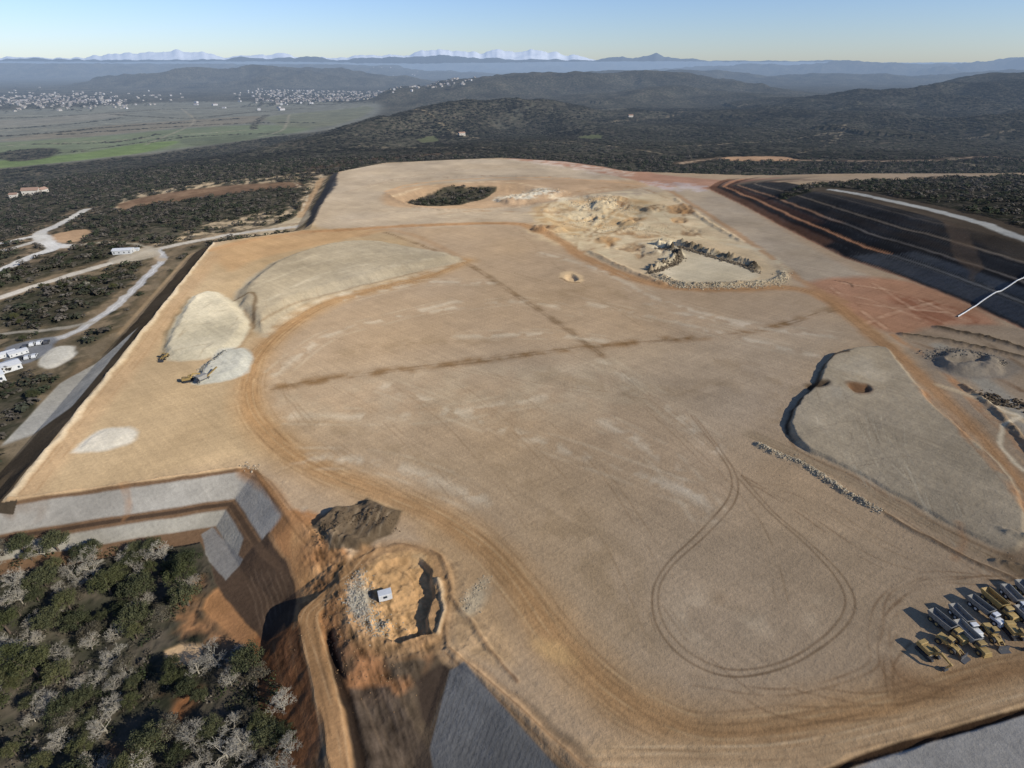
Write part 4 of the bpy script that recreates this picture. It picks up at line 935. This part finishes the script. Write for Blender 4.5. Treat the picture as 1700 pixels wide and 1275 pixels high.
def loader():
    P_=[("body",part(lambda b:(box(b,-3.2,-.4,-1.1,1.1,1.1,2.2,.08,bev=.08),box(b,-.2,2.0,-.7,.7,.9,1.6)),"body",M_yel)),
        ("cab",part(lambda b:box(b,-1.2,.3,-.8,.8,1.9,3.3,.08),"cab",M_yel),[("window",part(lambda b:(box(b,-1.0,.12,-.82,.82,2.3,3.1,.02,bev=0),box(b,-1.2,.33,-.65,.65,2.3,3.1,.03,bev=0)),"window",M_gls))]),
        ("lift_arm",part(lambda b:(prism(b,[(.8,1.9),(2.6,1.3),(3.6,.5),(3.4,.3),(2.4,1.0),(.8,1.6)],-.75,-.55),prism(b,[(.8,1.9),(2.6,1.3),(3.6,.5),(3.4,.3),(2.4,1.0),(.8,1.6)],.55,.75)),"lift_arm",M_yel)),
        ("bucket",part(lambda b:prism(b,[(3.3,1.3),(3.5,1.3),(3.6,.2),(4.6,.15),(4.6,.05),(3.4,.03),(3.1,.4)],-1.45,1.45),"bucket",M_stl))]
    for x in(-2.2,1.2):
        for s in(-1,1): P_.append(("wheel",part(lambda b:cyl(b,x,s*1.15-.3,s*1.15+.3,.8,.8),"wheel",M_blk),[("rim",part(lambda b:cyl(b,x,s*1.16-.31,s*1.16+.31,.8,.38,12),"rim",M_yel))]))
    return P_
DTK=dump_truck(M_yel,M_gry);DTY=dump_truck(M_yel,M_yel);DTW=dump_truck(M_wht,M_gry);EXC=excavator();LDR=loader()
g="earthmoving machines parked in rows"
def putv(parts,top,px,py,px2,py2,label,cat,scale=1,z=0,group=g):
    x,y=P(px,py,z+1);x2,y2=P(px2,py2,z+1);build(top,parts,(x,y,float(zat(x,y))+.02),math.atan2(y2-y,x2-x),label,cat,group,scale)
for (px,py,t,dr) in ((1542,1080,'e',0),(1578,1070,'l',-9),(1612,1060,'d',4),(1650,1054,'l',8),(1572,1040,'d',-4),(1602,1030,'w',5),(1636,1014,'w',-6),(1658,1004,'y',-2),(1686,996,'w',7),(1684,1048,'e',12),(1714,1034,'d',0),(1712,990,'d',3)):
    dx,dy_=50,46+dr
    if t=='d': putv(DTK,"dump_truck",px,py,px+dx,py+dy_,"articulated dump truck with yellow cab and grey bed","truck",.72)
    elif t=='y': putv(DTY,"dump_truck",px,py,px+dx,py+dy_,"all-yellow articulated dump truck with empty bed","truck",.72)
    elif t=='w': putv(DTW,"dump_truck",px,py,px+dx,py+dy_,"white-cabbed tipper truck with grey bed","truck",.68)
    elif t=='e': putv(EXC,"excavator",px,py,px+dx,py+dy_,"yellow tracked excavator with folded boom","excavator",.76)
    else: putv(LDR,"wheel_loader",px,py,px+dx,py+dy_,"yellow wheel loader with lowered bucket","loader",.76)
putv(EXC,"excavator",312,629,350,622,"yellow excavator working at the gravel heap","excavator",.75,0,None)
CR=[("hopper",part(lambda b:(prism(b,[(-2.5,1.2),(1.2,1.2),(2.0,3.2),(-3.2,3.2)],-1.3,1.3)),"hopper",M_gry)),("frame",part(lambda b:(box(b,-3.5,3,-1,1,.5,1.15),box(b,-3,-2.6,-1,1,-.1,.6),box(b,2,2.4,-1,1,-.1,.6)),"frame",M_stl)),
    ("conveyor",part(lambda b:prism(b,[(2,1.0),(8.5,3.9),(8.4,4.2),(1.9,1.35)],-.5,.5),"conveyor",M_yel))]
putv(CR,"stone_crusher",338,630,375,614,"yellow mobile stone crusher with raised conveyor","machine",.7,0,None)
putv(LDR,"wheel_loader",272,592,262,600,"small yellow loader at foot of sand heap","loader",.7,0,None)
CT=[("container_body",part(lambda b:(box(b,-1.9,1.9,-1.15,1.15,.1,2.5,bev=.05),[box(b,-1.8+k*.4,-1.65+k*.4,-1.19,1.19,.2,2.4,bev=0) for k in range(10)]),"container_body",M_wht)),
    ("door",part(lambda b:box(b,1.88,1.96,-1,1,.2,2.35,bev=.01),"door",M_gry)),("window",part(lambda b:box(b,-.6,.5,-1.24,-1.15,1.2,2,bev=0),"window",M_gls))]
x,y=P(640,994,-1.5);build("site_container",CT,(x,y,float(zat(x,y))),.35,"white site container standing in the excavated pit","container",None,.75)
def carparts(m):
    P_=[("body",part(lambda b:(prism(b,[(-2.1,.35),(2.1,.35),(2.15,.75),(1.2,.92),(-1.9,.95),(-2.15,.8)],-.85,.85),prism(b,[(-1.9,.93),(1.1,.93),(.5,1.45),(-1.4,1.45)],-.76,.76)),"body",m)),("window",part(lambda b:prism(b,[(-1.75,.98),(.95,.98),(.45,1.38),(-1.35,1.38)],-.78,.78),"window",M_gls))]
    for x in(-1.3,1.3):
        for s in(-1,1):P_.append(("wheel",part(lambda b:cyl(b,x,s*.78-.1,s*.78+.1,.33,.33,12),"wheel",M_blk)))
    return P_
CW=carparts(M_wht);CG=carparts(M_stl)
for i,(a,b_) in enumerate(((40,572),(52,568),(64,566),(76,565),(44,590),(56,588),(30,592))):
    putv(CW if i%3 else CG,"parked_car",a,b_,a+6,b_-10,"small white car in the car park" if i%3 else "small dark car in the car park","car",1,-8,"cars in the car park")
# houses
def prism_g(b,L,Wd,h,rh):
    A=[b.verts.new(p) for p in((-L/2,-Wd/2,h+.002),(-L/2,Wd/2,h+.002),(-L/2,0,h+rh))];B=[b.verts.new((-v.co.x,v.co.y,v.co.z)) for v in A]
    b.faces.new(A);b.faces.new(B[::-1]);b.faces.new((A[0],B[0],B[2],A[2]));b.faces.new((A[1],A[2],B[2],B[1]))
def roofb(b,L,Wd,h,rh):
    s=.25*rh/(Wd/2)+.05
    pr=[(-Wd/2,h-s),(0,h+rh),(Wd/2,h-s),(Wd/2,h-s+.25),(0,h+rh+.28),(-Wd/2,h-s+.25)]
    A=[b.verts.new((-L/2,p[0],p[1])) for p in pr];B=[b.verts.new((L/2,p[0],p[1])) for p in pr];n=6
    b.faces.new(A);b.faces.new(B[::-1])
    for i in range(n):b.faces.new((A[i],B[i],B[(i+1)%n],A[(i+1)%n]))
    bmesh.ops.recalc_face_normals(b,faces=b.faces)
def house(L,Wd,h,rh,wall,roof):
    w=part(lambda b:(box(b,-L/2,L/2,-Wd/2,Wd/2,-1.5,h,bev=0),prism_g(b,L-.1,Wd-.1,h,rh-.15)),"wall",wall)
    r=part(lambda b:roofb(b,L+.8,Wd+.9,h,rh),"roof",roof)
    ws=[("window",part(lambda b,x=x,s=s:box(b,x-.5,x+.5,s*Wd/2-.04,s*Wd/2+.04,1.1,2.3,bev=0),"window",M_gls)) for x in np.linspace(-L/2+1.6,L/2-1.6,max(2,int(L/3.5))) for s in(-1,1)]
    return [("wall",w),("roof",r),("door",part(lambda b:box(b,L/2-.03,L/2+.05,-.5,.5,0,2.1,bev=0),"door",M_stl))]+ws
H1=house(14,8,4.5,2,M_wallc,M_roof);H2=house(16,9,3.6,1.0,M_wht,M_wht);H3=house(9,7,4,1.6,M_wallc,M_roof)
def puth(parts,px,py,z,rot,label,scale=1):
    x,y=P(px,py,z);build("house",parts,(x,y,float(zat(x,y))),rot,label,"house",None,scale)
puth(H2,205,418,-8,.2,"long low white site building beside the road",.7)
puth(H2,222,414,-8,.2,"small white cabin next to site building",.4)
puth(H2,6,614,-8,.9,"white industrial building with low pitched roof",.7)
puth(H2,30,586,-8,.9,"white flat office building by the car park",.42)
puth(H2,10,588,-8,.9,"white flat office building by the car park",.42)
puth(H2,-30,636,-8,.9,"white industrial building with low pitched roof",.85)
puth(H1,48,308,-14,.3,"cream farmhouse with tiled roof among trees",1.1)
puth(H3,66,306,-14,1.5,"cream cottage with tiled roof among trees",1.0)
puth(H3,18,312,-14,.3,"cream cottage with tiled roof among trees",.8)
puth(H1,766,216,-8,.5,"isolated cream house in the forest",.9)
puth(H1,1048,180,10,.2,"isolated cream house in the forest",.8)
# distant town
def town_mesh(L,Wd,h,rh,i):
    bm=bmesh.new();box(bm,-L/2,L/2,-Wd/2,Wd/2,-4,h,bev=0);prism_g(bm,L,Wd,h,rh);n0=len(bm.faces);roofb(bm,L+.6,Wd+.8,h,rh)
    bm.faces.ensure_lookup_table()
    for f_ in bm.faces[n0:]:f_.material_index=1
    return bm_mesh(bm,"house",[(M_tw,M_tc)[i%2],M_tr])
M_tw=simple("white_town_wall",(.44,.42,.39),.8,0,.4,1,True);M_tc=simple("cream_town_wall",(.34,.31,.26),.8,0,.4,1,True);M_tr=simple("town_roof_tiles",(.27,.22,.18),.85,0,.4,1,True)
TW=[town_mesh(11,8,5.5,2,0),town_mesh(14,9,5,2.2,1),town_mesh(9,8,6,2,2),town_mesh(22,11,7,1.5,0)]
cnt=0
def th(px,py,z,k,s):
    global cnt
    x,y=P(px,py,z);o=bpy.data.objects.new("house",TW[k]);COL.objects.link(o);o.location=(x,y,float(zat(x,y)));o.rotation_euler=(0,0,random.uniform(0,3.14));o.scale=(s,s,s)
    o["label"]="pale house with tiled roof in the valley town";o["category"]="house";o["group"]="houses of the valley town";cnt+=1
def tpos(kind):
    if kind==0: return random.gauss(95,75),random.gauss(167,6.5)
    t=random.random();return 430+t*330+random.gauss(0,25),150+random.random()**1.3*26*(1-.3*t)+t*4
for i in range(90):
    a,b=tpos(0);th(a,b,-40,random.choice((0,1,2,1,2,3)),random.uniform(.7,1.0))
for i in range(130):
    a,b=tpos(1);th(a,b,-40,random.choice((0,1,2,1)),random.uniform(.7,1.0))
for i in range(40): th(random.gauss(670,32),random.gauss(162,6),-40,random.choice((0,1,2)),random.uniform(.7,1.0))
for i in range(14): th(random.gauss(645,25),random.gauss(128,2.0),-40,1,1.2)
for i in range(10): th(random.uniform(300,480),random.gauss(176,4),-40,3,random.uniform(.6,.9))
bm=bmesh.new()
for i in range(900):
    a,b=tpos(0 if i%3==0 else 1)
    if i%3!=0 and b>172: b-=8
    x,y=P(a,b,-40);z=float(zat(x,y));L_=random.uniform(3.5,6.5);W_=random.uniform(3,4.5);h=random.uniform(3,5);ca,sa=math.cos(i),math.sin(i)
    n0=len(bm.verts);box(bm,-L_,L_,-W_,W_,-3,h,bev=0);bm.verts.ensure_lookup_table();t0=bm.verts[n0:]
    r1=bm.verts.new((-L_,0,h+1.8));r2=bm.verts.new((L_,0,h+1.8));t0=list(t0)
    f1=bm.faces.new((t0[4],t0[5],r2,r1));f2=bm.faces.new((t0[6],t0[7],r1,r2));bm.faces.new((t0[5],t0[6],r2));bm.faces.new((t0[7],t0[4],r1));f1.material_index=1;f2.material_index=1
    for v in t0+[r1,r2]:
        X_,Y_=v.co.x,v.co.y;v.co=(X_*ca-Y_*sa+x,X_*sa+Y_*ca+y,v.co.z+z)
me=bm_mesh(bm,"town_houses",[M_tc,M_tr]);o=bpy.data.objects.new("town_houses",me);COL.objects.link(o);o["kind"]="stuff";o["label"]="haze-softened spread of small valley town houses";o["category"]="houses"
tx=[];ty=[]
for i in range(2200):
    a,b=tpos(0 if i%3==0 else 1);x,y=P(a+random.gauss(0,10),b+random.gauss(0,2),-40);tx.append(x);ty.append(y)
n=len(tx);R=np.random.default_rng(3).uniform(4,9,n);cluster("town_trees",np.array(tx),np.array(ty),R,R*.9,8,.6,cols(n,19,PAL=PALF),"garden trees between the town houses","trees",41,con=.3)
# ------------------------------------------------------------------ drain pipe on cut slope
pp=[(1598,506),(1612,498),(1628,489),(1650,484),(1675,480),(1700,475),(1730,470)]
w=[P(a,b_,6) for a,b_ in smooth(pp)]
bm=bmesh.new()
for i in range(len(w)-1):
    p=(w[i][0],w[i][1],float(zat(*w[i]))+.3);q=(w[i+1][0],w[i+1][1],float(zat(*w[i+1]))+.3);tube(bm,p,q,.3,.3,8)
o=bpy.data.objects.new("drain_pipe",bm_mesh(bm,"drain_pipe",M_wht));COL.objects.link(o);o["label"]="long white drain pipe running up dark slope";o["category"]="pipe"
# ------------------------------------------------------------------ light
el=math.radians(28);az=Vector((.89,-.455,0)).normalized();sd=Vector((az.x*math.cos(el),az.y*math.cos(el),math.sin(el)))
L=bpy.data.lights.new("sun",'SUN');L.energy=5.0;L.angle=math.radians(.5);L.color=(1,.95,.87);lo=bpy.data.objects.new("sun",L);COL.objects.link(lo);lo.rotation_euler=sd.to_track_quat('Z','Y').to_euler();lo.location=(300,-150,400)
W=bpy.data.worlds.new("World");scene.world=W;W.use_nodes=True;nt=W.node_tree;bg=nt.nodes['Background'];sk=nt.nodes.new('ShaderNodeTexSky');sk.sky_type='NISHITA';sk.sun_disc=False;sk.sun_elevation=el;sk.sun_rotation=math.atan2(az.x,az.y);sk.air_density=1.0;sk.dust_density=.3;sk.ozone_density=2.0;sk.altitude=300
tn=nt.nodes.new('ShaderNodeMix');tn.data_type='RGBA';tn.blend_type='MULTIPLY';tn.inputs['Factor'].default_value=1;tn.inputs['B'].default_value=(.96,1.10,1.5,1)
nt.links.new(sk.outputs[0],tn.inputs['A']);nt.links.new(tn.outputs['Result'],bg.inputs[0]);bg.inputs[1].default_value=.092
print("done",time.time()-T0,cnt)
